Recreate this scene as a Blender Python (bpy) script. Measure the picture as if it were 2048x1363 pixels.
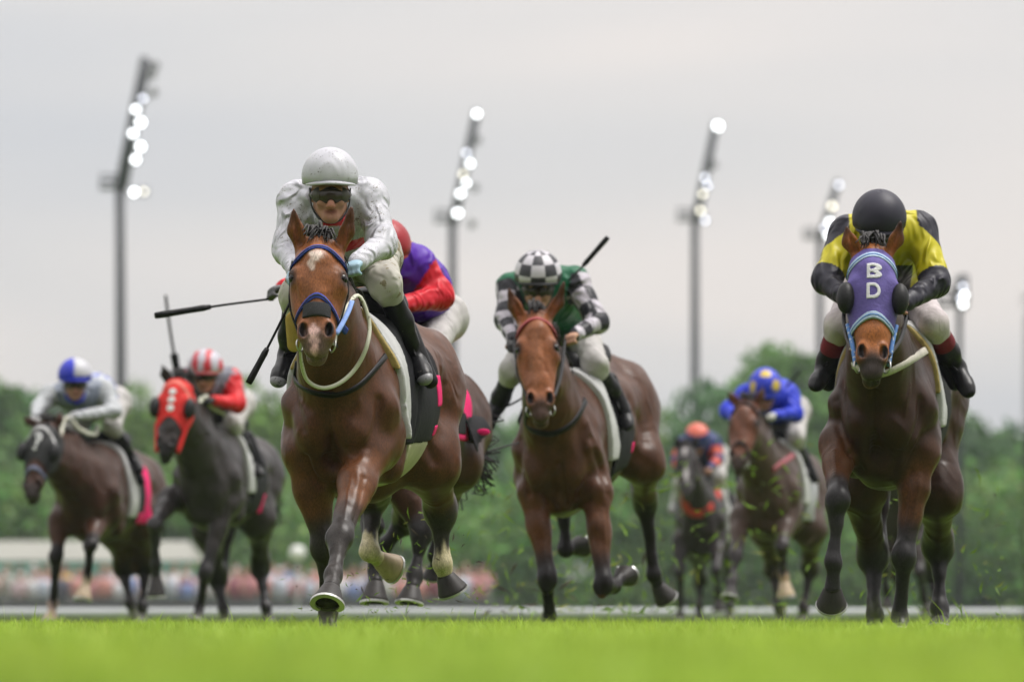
import bpy, math, random
import numpy as np
from mathutils import Vector, Matrix
from mathutils.bvhtree import BVHTree

for _o in list(bpy.data.objects):
    bpy.data.objects.remove(_o)
SC = bpy.context.scene
COL = SC.collection
random.seed(4)
RNG = np.random.default_rng(4)

# ------------------------------------------------------------------ camera
CAM_H = 0.09          # the photographer lies in the grass
FPX = 12220.0         # focal length in photograph pixels (2048 wide)
HZ = 1226.0           # row of the horizon in the photograph
cam_d = bpy.data.cameras.new('camera')
cam_d.sensor_width = 36.0
cam_d.lens = FPX / 2048 * 36.0
cam_d.shift_y = (HZ - 681.5) / 2048
cam_d.clip_start = 0.5
cam_d.clip_end = 6000
cam_d.dof.use_dof = True
cam_d.dof.focus_distance = 26.0
cam_d.dof.aperture_fstop = cam_d.lens / 58.0
cam = bpy.data.objects.new('camera', cam_d)
cam.location = (0, 0, CAM_H)
cam.rotation_euler = (math.radians(90), 0, 0)
COL.objects.link(cam)
SC.camera = cam

# ------------------------------------------------------------------ sky and sun
SUN_EL, SUN_AZ = math.radians(64), math.radians(72)   # azimuth from +Y clockwise
W_ = bpy.data.worlds.new('World')
SC.world = W_
W_.use_nodes = True
nt = W_.node_tree
nt.nodes.clear()
def wn(t, **kw):
    n = nt.nodes.new(t)
    for k, v in kw.items():
        setattr(n, k, v)
    return n
tc = wn('ShaderNodeTexCoord')
mp = wn('ShaderNodeMapping')
mp.inputs['Scale'].default_value = (4.0, 4.0, 24.0)
mp.inputs['Rotation'].default_value = (0, math.radians(-2.5), 0)
nz = wn('ShaderNodeTexNoise')
nz.inputs['Scale'].default_value = 1.0
nz.inputs['Detail'].default_value = 2.0
nz.inputs['Roughness'].default_value = 0.45
nz.inputs['Distortion'].default_value = 0.3
rp = wn('ShaderNodeValToRGB')
rp.color_ramp.elements[0].position = 0.38
rp.color_ramp.elements[0].color = (0.600, 0.605, 0.625, 1)
rp.color_ramp.elements[1].position = 0.63
rp.color_ramp.elements[1].color = (0.785, 0.730, 0.695, 1)
_e = rp.color_ramp.elements.new(0.5)
_e.color = (0.682, 0.664, 0.655, 1)
sx = wn('ShaderNodeSeparateXYZ')
cl = wn('ShaderNodeMath', operation='MAXIMUM'); cl.inputs[1].default_value = 0.0
pw = wn('ShaderNodeMath', operation='POWER'); pw.inputs[1].default_value = 1.25
ma = wn('ShaderNodeMath', operation='MULTIPLY_ADD'); ma.inputs[1].default_value = 2.3; ma.inputs[2].default_value = 1.0
vm = wn('ShaderNodeVectorMath', operation='SCALE')
sky = wn('ShaderNodeTexSky', sky_type='NISHITA')
sky.sun_disc = False
sky.sun_elevation = SUN_EL
sky.sun_rotation = SUN_AZ
vs = wn('ShaderNodeVectorMath', operation='SCALE'); vs.inputs['Scale'].default_value = 0.1
mx = wn('ShaderNodeMix', data_type='RGBA'); mx.inputs['Factor'].default_value = 0.93
bg = wn('ShaderNodeBackground'); bg.inputs['Strength'].default_value = 1.0
ou = wn('ShaderNodeOutputWorld')
L = nt.links.new
L(tc.outputs['Generated'], mp.inputs['Vector']); L(mp.outputs['Vector'], nz.inputs['Vector'])
L(nz.outputs['Fac'], rp.inputs['Fac']); L(tc.outputs['Generated'], sx.inputs['Vector'])
L(sx.outputs['Z'], cl.inputs[0]); L(cl.outputs[0], pw.inputs[0]); L(pw.outputs[0], ma.inputs[0])
L(rp.outputs['Color'], vm.inputs[0]); L(ma.outputs[0], vm.inputs['Scale'])
L(sky.outputs['Color'], vs.inputs[0])
L(vs.outputs[0], mx.inputs['A']); L(vm.outputs[0], mx.inputs['B'])
L(mx.outputs['Result'], bg.inputs['Color']); L(bg.outputs[0], ou.inputs[0])

sun_d = bpy.data.lights.new('sun', 'SUN')
sun_d.energy = 3.6
sun_d.angle = math.radians(28)
sun_d.color = (1.0, 0.965, 0.92)
sun = bpy.data.objects.new('sun', sun_d)
COL.objects.link(sun)
_sd = Vector((math.sin(SUN_AZ) * math.cos(SUN_EL), math.cos(SUN_AZ) * math.cos(SUN_EL), math.sin(SUN_EL)))
sun.rotation_euler = (-_sd).to_track_quat('-Z', 'Y').to_euler()
sun.location = (0, 0, 60)

SC.render.engine = 'CYCLES'
SC.view_settings.view_transform = 'Standard'
SC.view_settings.look = 'None'
SC.view_settings.exposure = 0.0
SC.view_settings.gamma = 1.0
SC.view_settings.use_curve_mapping = False
SC.cycles.use_denoising = True
SC.cycles.max_bounces = 6
SC.cycles.diffuse_bounces = 3
SC.cycles.glossy_bounces = 3
SC.cycles.transparent_max_bounces = 8

# ------------------------------------------------------------------ helpers
def W(u, v, y):
    """the place at depth y that the lens puts at photograph pixel (u, v)"""
    return np.array([(u - 1024.0) * y / FPX, y, CAM_H + (HZ - v) * y / FPX])

def unit(a):
    a = np.asarray(a, float)
    return a / (np.linalg.norm(a) + 1e-12)

# --- materials
MATS = {}
ALB = 0.80      # every base colour is scaled to suit the light
def mat(name, color=(0.5, 0.5, 0.5), rough=0.6, spec=0.4, attr=False, bump=None, var=None, metal=0.0,
        specks=None, transl=0.0, emit=None, rvar=None, coatw=0.0, grain=None, gain=1.0):
    if name in MATS:
        return MATS[name]
    m = bpy.data.materials.new(name)
    m.use_nodes = True
    t = m.node_tree
    b = t.nodes['Principled BSDF']
    b.inputs['Roughness'].default_value = rough
    b.inputs['Specular IOR Level'].default_value = spec
    b.inputs['Metallic'].default_value = metal
    b.inputs['Coat Weight'].default_value = coatw
    l = t.links.new
    tcn = t.nodes.new('ShaderNodeTexCoord')
    if attr:
        a = t.nodes.new('ShaderNodeAttribute'); a.attribute_name = 'Col'
        src = a.outputs['Color']
    else:
        r = t.nodes.new('ShaderNodeRGB'); r.outputs[0].default_value = (*color, 1)
        src = r.outputs[0]
    if var:
        sc, amt, stretch = var
        mpn = t.nodes.new('ShaderNodeMapping'); mpn.inputs['Scale'].default_value = stretch
        n = t.nodes.new('ShaderNodeTexNoise'); n.inputs['Scale'].default_value = sc; n.inputs['Detail'].default_value = 5
        l(tcn.outputs['Object'], mpn.inputs['Vector']); l(mpn.outputs['Vector'], n.inputs['Vector'])
        mr = t.nodes.new('ShaderNodeMapRange')
        mr.inputs['From Min'].default_value = 0.3; mr.inputs['From Max'].default_value = 0.7
        mr.inputs['To Min'].default_value = 1 - amt; mr.inputs['To Max'].default_value = 1 + amt
        l(n.outputs['Fac'], mr.inputs['Value'])
        v = t.nodes.new('ShaderNodeVectorMath'); v.operation = 'SCALE'
        l(src, v.inputs[0]); l(mr.outputs[0], v.inputs['Scale'])
        src = v.outputs[0]
        if grain:
            mp2 = t.nodes.new('ShaderNodeMapping'); mp2.inputs['Scale'].default_value = (1, 1, .35)
            n = t.nodes.new('ShaderNodeTexNoise'); n.inputs['Scale'].default_value = grain[0]; n.inputs['Detail'].default_value = 3
            l(tcn.outputs['Object'], mp2.inputs['Vector']); l(mp2.outputs['Vector'], n.inputs['Vector'])
            mr = t.nodes.new('ShaderNodeMapRange'); mr.inputs['From Min'].default_value = .3; mr.inputs['From Max'].default_value = .7
            mr.inputs['To Min'].default_value = 1 - grain[1]; mr.inputs['To Max'].default_value = 1 + grain[1]
            l(n.outputs['Fac'], mr.inputs['Value'])
            v = t.nodes.new('ShaderNodeVectorMath'); v.operation = 'SCALE'
            l(src, v.inputs[0]); l(mr.outputs[0], v.inputs['Scale'])
            src = v.outputs[0]
    if specks:
        sc, thr, dc = specks
        n = t.nodes.new('ShaderNodeTexNoise'); n.inputs['Scale'].default_value = sc; n.inputs['Detail'].default_value = 2
        n2 = t.nodes.new('ShaderNodeTexNoise'); n2.inputs['Scale'].default_value = sc * 0.12
        l(tcn.outputs['Object'], n.inputs['Vector']); l(tcn.outputs['Object'], n2.inputs['Vector'])
        ad = t.nodes.new('ShaderNodeMath'); ad.operation = 'MULTIPLY_ADD'; ad.inputs[1].default_value = 0.45
        l(n2.outputs['Fac'], ad.inputs[0]); l(n.outputs['Fac'], ad.inputs[2])
        mr = t.nodes.new('ShaderNodeMapRange')
        mr.inputs['From Min'].default_value = thr; mr.inputs['From Max'].default_value = thr + 0.06
        l(ad.outputs[0], mr.inputs['Value'])
        mixn = t.nodes.new('ShaderNodeMix'); mixn.data_type = 'RGBA'
        l(mr.outputs[0], mixn.inputs['Factor']); l(src, mixn.inputs['A']); mixn.inputs['B'].default_value = (*dc, 1)
        src = mixn.outputs['Result']
    if not emit:
        v = t.nodes.new('ShaderNodeVectorMath'); v.operation = 'SCALE'; v.inputs['Scale'].default_value = ALB * gain
        l(src, v.inputs[0]); src = v.outputs[0]
    l(src, b.inputs['Base Color'])
    if bump:
        sc, st, stretch = bump[:3]
        mpn = t.nodes.new('ShaderNodeMapping'); mpn.inputs['Scale'].default_value = stretch
        n = t.nodes.new('ShaderNodeTexNoise'); n.inputs['Scale'].default_value = sc; n.inputs['Detail'].default_value = 6
        n.inputs['Distortion'].default_value = 0.6
        if len(bump) > 3:
            n.noise_type = 'RIDGED_MULTIFRACTAL'; n.inputs['Detail'].default_value = 2.5; n.inputs['Distortion'].default_value = 1.4
        l(tcn.outputs['Object'], mpn.inputs['Vector']); l(mpn.outputs['Vector'], n.inputs['Vector'])
        bn = t.nodes.new('ShaderNodeBump'); bn.inputs['Strength'].default_value = st; bn.inputs['Distance'].default_value = 0.02 if len(bump) < 4 else bump[3]
        l(n.outputs['Fac'], bn.inputs['Height']); l(bn.outputs['Normal'], b.inputs['Normal'])
    if rvar:
        n = t.nodes.new('ShaderNodeTexNoise'); n.inputs['Scale'].default_value = rvar[0]; n.inputs['Detail'].default_value = 4
        l(tcn.outputs['Object'], n.inputs['Vector'])
        mr = t.nodes.new('ShaderNodeMapRange'); mr.inputs['From Min'].default_value = .3; mr.inputs['From Max'].default_value = .7
        mr.inputs['To Min'].default_value = rvar[1]; mr.inputs['To Max'].default_value = rvar[2]
        l(n.outputs['Fac'], mr.inputs['Value']); l(mr.outputs[0], b.inputs['Roughness'])
    if emit:
        b.inputs['Emission Color'].default_value = (*emit[0], 1)
        b.inputs['Emission Strength'].default_value = emit[1]
    if transl > 0:
        tr = t.nodes.new('ShaderNodeBsdfTranslucent')
        l(src, tr.inputs['Color'])
        ms = t.nodes.new('ShaderNodeMixShader'); ms.inputs[0].default_value = transl
        l(b.outputs[0], ms.inputs[1]); l(tr.outputs[0], ms.inputs[2])
        l(ms.outputs[0], t.nodes['Material Output'].inputs['Surface'])
    MATS[name] = m
    return m

# --- mesh objects
def mesh_from(name, V, F, mats=None, col=None, smooth=True, midx=None, uv=None):
    me = bpy.data.meshes.new(name)
    V = np.asarray(V, np.float32)
    me.vertices.add(len(V)); me.vertices.foreach_set('co', V.ravel())
    if isinstance(F, np.ndarray):
        nf, k = F.shape
        tot = np.full(nf, k, np.int32); flat = F.ravel().astype(np.int32)
    else:
        tot = np.array([len(f) for f in F], np.int32); flat = np.array([i for f in F for i in f], np.int32); nf = len(F)
    me.loops.add(len(flat)); me.loops.foreach_set('vertex_index', flat)
    me.polygons.add(nf)
    st = np.concatenate([[0], np.cumsum(tot)[:-1]]).astype(np.int32)
    me.polygons.foreach_set('loop_start', st)
    if midx is not None:
        me.polygons.foreach_set('material_index', np.asarray(midx, np.int32))
    me.update(calc_edges=True)
    me.polygons.foreach_set('use_smooth', np.full(nf, smooth))
    if uv is not None:
        ul = me.uv_layers.new(name='UVMap'); ul.data.foreach_set('uv', np.asarray(uv, np.float32)[flat].ravel())
    if col is not None:
        c = np.ones((len(V), 4), np.float32); c[:, :3] = col
        a = me.color_attributes.new('Col', 'FLOAT_COLOR', 'POINT')
        a.data.foreach_set('color', c.ravel())
    for m in (mats if isinstance(mats, (list, tuple)) else [mats] if mats else []):
        me.materials.append(m)
    me.validate()
    return me

def link(name, me, parent=None):
    o = bpy.data.objects.new(name, me)
    COL.objects.link(o)
    if parent is not None:
        o.parent = parent
        p, t = parent, Vector((0, 0, 0))
        while p is not None:
            t = t + p.location; p = p.parent
        o.matrix_parent_inverse = Matrix.Translation(-t) if parent.parent is None else Matrix.Identity(4)
    return o

def part(name, V, F, m, parent, **kw):
    return link(name, mesh_from(name, V, F, m, **kw), parent)

def thing(name, label, cat, loc=(0, 0, 0), group=None):
    o = bpy.data.objects.new(name, None)
    o.empty_display_size = 0.2
    COL.objects.link(o); o.location = Vector(loc)
    o['label'] = label; o['category'] = cat
    if group:
        o['group'] = group
    return o

def tag(o, label=None, cat=None, group=None, kind=None):
    for k, v in (('label', label), ('category', cat), ('group', group), ('kind', kind)):
        if v:
            o[k] = v
    return o

# --- mesh pieces
class MB:
    def __init__(s): s.V, s.F = [], []
    def add(s, V, F):
        n = len(s.V); s.V += [tuple(map(float, v)) for v in V]; s.F += [tuple(i + n for i in f) for f in F]; return s
    def box(s, c, d, R=None):
        c = np.asarray(c, float); d = np.asarray(d, float) / 2
        P = np.array([(x, y, z) for x in (-1, 1) for y in (-1, 1) for z in (-1, 1)]) * d
        if R is not None: P = P @ np.asarray(R).T
        return s.add(P + c, [(0, 1, 3, 2), (4, 6, 7, 5), (0, 4, 5, 1), (2, 3, 7, 6), (0, 2, 6, 4), (1, 5, 7, 3)])
    def tube(s, pts, rad, seg=8, cap=True):
        V, F = tube(pts, rad, seg, cap); return s.add(V, F)
    def build(s, name, m, parent=None, smooth=True, **kw):
        return link(name, mesh_from(name, np.array(s.V), s.F, m, smooth=smooth, **kw), parent)

def spline(pts, n):
    """Catmull-Rom through points"""
    P = np.asarray(pts, float)
    if len(P) < 3:
        return P[0] + (P[-1] - P[0]) * np.linspace(0, 1, n)[:, None]
    Q = np.vstack([2 * P[0] - P[1], P, 2 * P[-1] - P[-2]])
    out = []
    t = np.linspace(0, len(P) - 1 - 1e-6, n)
    for x in t:
        i = int(x); f = x - i
        a, b, c, d = Q[i:i + 4]
        out.append(0.5 * (2 * b + (c - a) * f + (2 * a - 5 * b + 4 * c - d) * f * f + (3 * b - a - 3 * c + d) * f ** 3))
    return np.array(out)

def tube(pts, rad, seg=8, cap=True):
    P = np.asarray(pts, float); n = len(P)
    rad = np.broadcast_to(np.asarray(rad, float), (n,)) if np.ndim(rad) < 2 else rad
    V, F = [], []
    T = np.gradient(P, axis=0)
    up = np.array([0.13, 0.31, 0.94])
    for i in range(n):
        t = unit(T[i]); a = unit(np.cross(up, t)); b = np.cross(t, a); up = b
        for k in range(seg):
            th = 2 * math.pi * k / seg
            V.append(P[i] + rad[i] * (math.cos(th) * a + math.sin(th) * b))
    for i in range(n - 1):
        for k in range(seg):
            k2 = (k + 1) % seg
            F.append((i * seg + k, i * seg + k2, (i + 1) * seg + k2, (i + 1) * seg + k))
    if cap:
        F.append(tuple(range(seg))[::-1]); F.append(tuple((n - 1) * seg + k for k in range(seg)))
    return V, F

def ribbon(P, N, w, th):
    """flat strap along P lying on normals N"""
    P = np.asarray(P, float); N = np.asarray(N, float); n = len(P)
    T = np.gradient(P, axis=0); V, F = [], []
    w = np.broadcast_to(np.asarray(w, float), (n,))
    for i in range(n):
        t = unit(T[i]); s_ = unit(np.cross(t, N[i])); q = np.cross(s_, t)
        for a, b in ((-1, -0.6), (-0.8, 1), (0.8, 1), (1, -0.6)):
            V.append(P[i] + s_ * a * w[i] / 2 + q * b * th)
    for i in range(n - 1):
        for k in range(4):
            k2 = (k + 1) % 4
            F.append((i * 4 + k, (i + 1) * 4 + k, (i + 1) * 4 + k2, i * 4 + k2))
    F.append((0, 1, 2, 3)); F.append(tuple((n - 1) * 4 + k for k in (3, 2, 1, 0)))
    return V, F

# ------------------------------------------------------------------ signed-distance sculpting
class Op:
    __slots__ = ('f', 'lo', 'hi', 'k', 'sub')
    def __init__(s, f, lo, hi, k, sub=False): s.f, s.lo, s.hi, s.k, s.sub = f, lo, hi, k, sub

def cap(a, b, r0, r1, k=0.03, n=None, kn=1.0, sub=False):
    """tapered capsule; n, kn: stretched by kn along direction n"""
    a = np.asarray(a, float); b = np.asarray(b, float)
    M = np.eye(3)
    if n is not None:
        n = unit(n); M = np.eye(3) + np.outer(n, n) * (1 / kn - 1)
    ba = M @ (b - a); bb = float(ba @ ba) + 1e-9
    sc = min(1.0, kn)
    ident = n is None
    def f(x, y, z):
        X, Y, Z = x - a[0], y - a[1], z - a[2]
        if not ident:
            d = (X * n[0] + Y * n[1] + Z * n[2]) * (1 / kn - 1)
            X, Y, Z = X + d * n[0], Y + d * n[1], Z + d * n[2]
        t = np.clip((X * ba[0] + Y * ba[1] + Z * ba[2]) / bb, 0, 1)
        d = np.sqrt((X - t * ba[0]) ** 2 + (Y - t * ba[1]) ** 2 + (Z - t * ba[2]) ** 2) - (r0 + (r1 - r0) * t)
        return d * sc
    R = max(r0, r1) * max(1.0, kn)
    return Op(f, np.minimum(a, b) - R, np.maximum(a, b) + R, k, sub)

def ell(c, rad, A=None, k=0.03, sub=False):
    """ellipsoid; rows of A are its axes"""
    c = np.asarray(c, float); rad = np.asarray(rad, float)
    A = np.eye(3) if A is None else np.asarray(A, float)
    def f(x, y, z):
        X, Y, Z = x - c[0], y - c[1], z - c[2]
        k0 = 0; k1 = 0
        for i in range(3):
            q = (X * A[i, 0] + Y * A[i, 1] + Z * A[i, 2]) / rad[i]
            k0 = k0 + q * q; k1 = k1 + (q / rad[i]) ** 2
        k0 = np.sqrt(k0); k1 = np.sqrt(k1)
        return k0 * (k0 - 1) / (k1 + 1e-6)
    ext = np.sqrt(((A * rad[:, None]) ** 2).sum(0))
    return Op(f, c - ext, c + ext, k, sub)

def bounds(ops, pad):
    a = [o for o in ops if not o.sub]
    return np.min([o.lo for o in a], 0) - pad, np.max([o.hi for o in a], 0) + pad

def field(ops, lo, hi, h):
    n = np.ceil((hi - lo) / h).astype(int) + 1
    ax = [(lo[i] + h * np.arange(n[i])).astype(np.float32) for i in range(3)]
    D = np.full(n, 1.0, np.float32)
    for o in ops:
        m = max(o.k, 0.05) + 2 * h
        i0 = np.clip(np.floor((o.lo - m - lo) / h).astype(int), 0, n)
        i1 = np.clip(np.ceil((o.hi + m - lo) / h).astype(int) + 1, 0, n)
        if (i1 <= i0).any():
            continue
        sl = tuple(slice(i0[i], i1[i]) for i in range(3))
        d = o.f(ax[0][sl[0]][:, None, None], ax[1][sl[1]][None, :, None], ax[2][sl[2]][None, None, :]).astype(np.float32)
        s = D[sl]
        if o.sub:
            d = -d
            e = np.maximum(o.k - np.abs(s - d), 0) / o.k
            D[sl] = np.maximum(s, d) + e * e * o.k * 0.25
        else:
            e = np.maximum(o.k - np.abs(s - d), 0) / o.k
            D[sl] = np.minimum(s, d) - e * e * o.k * 0.25
    return D, ax

def nets(D, lo, h):
    s = D < 0
    c = np.zeros(np.array(D.shape) - 1, np.int8)
    cor = [(i, j, k) for i in (0, 1) for j in (0, 1) for k in (0, 1)]
    n = D.shape
    for i, j, k in cor:
        c += s[i:n[0] - 1 + i, j:n[1] - 1 + j, k:n[2] - 1 + k]
    mask = (c > 0) & (c < 8)
    I = np.argwhere(mask)
    idx = np.full(mask.shape, -1, np.int32); idx[mask] = np.arange(len(I))
    val = np.stack([D[I[:, 0] + i, I[:, 1] + j, I[:, 2] + k] for i, j, k in cor], 1)
    C = np.array(cor, np.float32)
    acc = np.zeros((len(I), 3), np.float32); cnt = np.zeros(len(I), np.float32)
    for a in range(8):
        for b in range(a + 1, 8):
            if np.abs(C[a] - C[b]).sum() != 1: continue
            va, vb = val[:, a], val[:, b]
            x = (va < 0) != (vb < 0)
            t = np.where(x, va / np.where(x, va - vb, 1), 0)
            acc += np.where(x[:, None], C[a] + (C[b] - C[a]) * t[:, None], 0); cnt += x
    V = lo + h * (I + acc / np.maximum(cnt, 1)[:, None])
    Fs = []
    for axis in range(3):
        o1, o2 = (axis + 1) % 3, (axis + 2) % 3
        sa = [slice(None)] * 3; sb = [slice(None)] * 3
        sa[axis] = slice(0, -1); sb[axis] = slice(1, None)
        A, B = s[tuple(sa)], s[tuple(sb)]
        E = np.argwhere(A != B)
        E = E[(E[:, o1] > 0) & (E[:, o2] > 0) & (E[:, o1] < n[o1] - 1) & (E[:, o2] < n[o2] - 1)]
        q = []
        for d1, d2 in ((1, 1), (0, 1), (0, 0), (1, 0)):
            P = E.copy(); P[:, o1] -= d1; P[:, o2] -= d2
            q.append(idx[P[:, 0], P[:, 1], P[:, 2]])
        Q = np.stack(q, 1)
        ins = A[E[:, 0], E[:, 1], E[:, 2]]
        Q = np.where(ins[:, None], Q, Q[:, ::-1])
        Fs.append(Q)
    F = np.concatenate(Fs)
    F = F[(F >= 0).all(1)]
    return V, F

def sculpt(ops, h, folds=None, lo=None, hi=None, clip=None, off=0.0):
    """mesh the blended ops; folds(x,y,z) is added relief; clip(x,y,z) an intersecting region"""
    if lo is None:
        lo, hi = bounds(ops, 3 * h + max(off, 0) + 0.01)
    lo = np.asarray(lo, float); hi = np.asarray(hi, float)
    D, ax = field(ops, lo, hi, h)
    X, Y, Z = ax[0][:, None, None], ax[1][None, :, None], ax[2][None, None, :]
    if folds is not None:
        near = np.abs(D) < 0.06
        D = D + np.where(near, folds(X, Y, Z), 0).astype(np.float32)
    if off:
        D = D - off
    if clip is not None:
        D = np.maximum(D, clip(X, Y, Z).astype(np.float32))
    D = np.ascontiguousarray(D)
    D[0] = D[-1] = 1; D[:, 0] = D[:, -1] = 1; D[:, :, 0] = D[:, :, -1] = 1
    return nets(D, lo, h)

def op_at(o, V):
    return o.f(V[:, 0], V[:, 1], V[:, 2])

def sstep(a, b, x):
    t = np.clip((x - a) / (b - a), 0, 1)
    return t * t * (3 - 2 * t)

def paint(col, w, c):
    w = np.clip(w, 0, 1)[:, None]
    return col * (1 - w) + np.asarray(c) * w

def pix(V):
    return 1024 + FPX * V[:, 0] / V[:, 1], HZ - FPX * (V[:, 2] - CAM_H) / V[:, 1]

def bvh_of(V, F):
    return BVHTree.FromPolygons([tuple(v) for v in V.tolist()], F.tolist() if isinstance(F, np.ndarray) else F)

def hits(bvh, pixels, fallback=26.0):
    """where sight lines through photograph pixels meet the body, with normals"""
    o = Vector((0, 0, CAM_H)); P, N = [], []
    last = None
    for u, v in pixels:
        d = Vector(W(u, v, 1.0)) - o
        loc, nor, i, dist = bvh.ray_cast(o, d.normalized())
        if loc is None:
            y = last if last is not None else fallback
            q = Vector(W(u, v, y)); loc, nor, i, dist = bvh.find_nearest(q)
        last = loc.y
        if nor.dot(d) > 0: nor = -nor
        P.append(np.array(loc)); N.append(np.array(nor))
    return np.array(P), np.array(N)

def densify(px, n):
    return spline([(a, b, 0) for a, b in px], n)[:, :2]

def strap(name, bvh, px, w, m, parent, th=0.004, n=24, off=0.003):
    P, N = hits(bvh, densify(px, n))
    for _ in range(2):
        P[1:-1] = (P[:-2] + 2 * P[1:-1] + P[2:]) / 4
        N[1:-1] = (N[:-2] + 2 * N[1:-1] + N[2:]) / 4
    V, F = ribbon(P + N * off, N, w, th)
    return part(name, V, F, m, parent)
# ------------------------------------------------------------------ horses
COAT = mat('horse_coat', attr=True, rough=0.38, spec=0.17, var=(18, 0.22, (1, 1, 0.5)), bump=(6.5, 0.40, (1, 1, 0.8), .022), rvar=(9, .28, .48), grain=(190, .34), gain=1.12)
HORN = mat('hoof_horn', (0.036, 0.032, 0.030), rough=0.5, spec=0.2, var=(60, 0.25, (1, 1, 0.3)))
HORN_PALE = mat('hoof_horn_pale', (0.50, 0.38, 0.26), rough=0.55, var=(40, 0.2, (1, 1, 0.3)))
STEEL = mat('shoe_aluminium', (0.62, 0.62, 0.60), rough=0.38, metal=0.85)
BRASS = mat('brass', (0.62, 0.47, 0.18), rough=0.35, metal=0.9)
EYE = mat('horse_eye', (.006, .004, .003), rough=0.16, spec=0.30)
HAIR = mat('horse_hair', (0.022, 0.018, 0.017), rough=0.5, spec=0.35, bump=(90, 0.5, (1, 1, 0.15)))
LEATHER = mat('black_leather', (0.010, 0.010, 0.011), rough=0.42, spec=0.15, var=(50, 0.3, (1, 1, 1)))
CLOTH_W = mat('white_cloth', (0.50, 0.50, 0.50), rough=0.85, spec=0.15, var=(14, 0.12, (1, 1, 1)), bump=(60, 0.25, (1, 1, 1)))
CLOTH_K = mat('black_cloth', (0.011, 0.011, 0.013), rough=0.7, spec=0.12, bump=(40, 0.2, (1, 1, 1)))
CLOTH_P = mat('pink_cloth', (0.80, 0.015, 0.16), rough=0.75, spec=0.2, bump=(40, 0.2, (1, 1, 1)))

def cloth(name, c, rough=0.7):
    return mat(name, c, rough=rough, spec=0.25, var=(30, 0.10, (1, 1, 1)), bump=(70, 0.2, (1, 1, 1)))

def hoof_mesh(P, T, fwd, r=0.048, R=0.066):
    """hoof wall and shoe: from coronet P to the middle of the sole T, toe towards fwd"""
    ax = unit(T - P); H = np.linalg.norm(T - P)
    f = unit(fwd - ax * (fwd @ ax)); s = np.cross(ax, f)
    seg, V, F = 28, [], []
    lev = [(-0.14, 0.70), (0.0, 0.83), (0.10, 0.92), (0.5, 1.16), (0.86, 1.42), (1.0, 1.48)]
    def ring(h, sc, inset=1.0):
        out = []
        for k in range(seg):
            th = 2 * math.pi * k / seg
            cx, cy = math.cos(th), math.sin(th)
            rr = r * sc * inset
            back = 0.80 if cx < 0 else 1.0 + 0.10 * cx
            out.append(P + ax * H * h + f * (cx * rr * back + (h * 0.016)) + s * cy * rr * 1.0)
        return out
    for h, sc in lev: V += ring(h, sc)
    V += ring(1.0, 1.48, 0.80); V += ring(0.93, 1.48, 0.68)
    nl = len(lev) + 2
    for i in range(nl - 1):
        for k in range(seg):
            k2 = (k + 1) % seg
            F.append((i * seg + k, (i + 1) * seg + k, (i + 1) * seg + k2, i * seg + k2))
    F.append(tuple((nl - 1) * seg + k for k in range(seg))); F.append(tuple(range(seg))[::-1])
    SV, SF = [], []
    ks = [k for k in range(-11, 12)]
    for k in ks:
        th = 2 * math.pi * k / seg
        cx, cy = math.cos(th), math.sin(th)
        back = 0.80 if cx < 0 else 1.0 + 0.10 * cx
        for (q, h) in ((1.03, 0.985), (1.03, 1.10), (0.72, 1.10), (0.72, 0.985)):
            SV.append(P + ax * H * h + f * (cx * r * 1.48 * q * back + 0.016) + s * cy * r * 1.48 * q)
    for i in range(len(ks) - 1):
        for j in range(4):
            j2 = (j + 1) % 4
            SF.append((i * 4 + j, (i + 1) * 4 + j, (i + 1) * 4 + j2, i * 4 + j2))
    SF.append((0, 1, 2, 3)); SF.append(tuple((len(ks) - 1) * 4 + j for j in (3, 2, 1, 0)))
    return V, F, SV, SF

class Horse:
    pass

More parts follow.
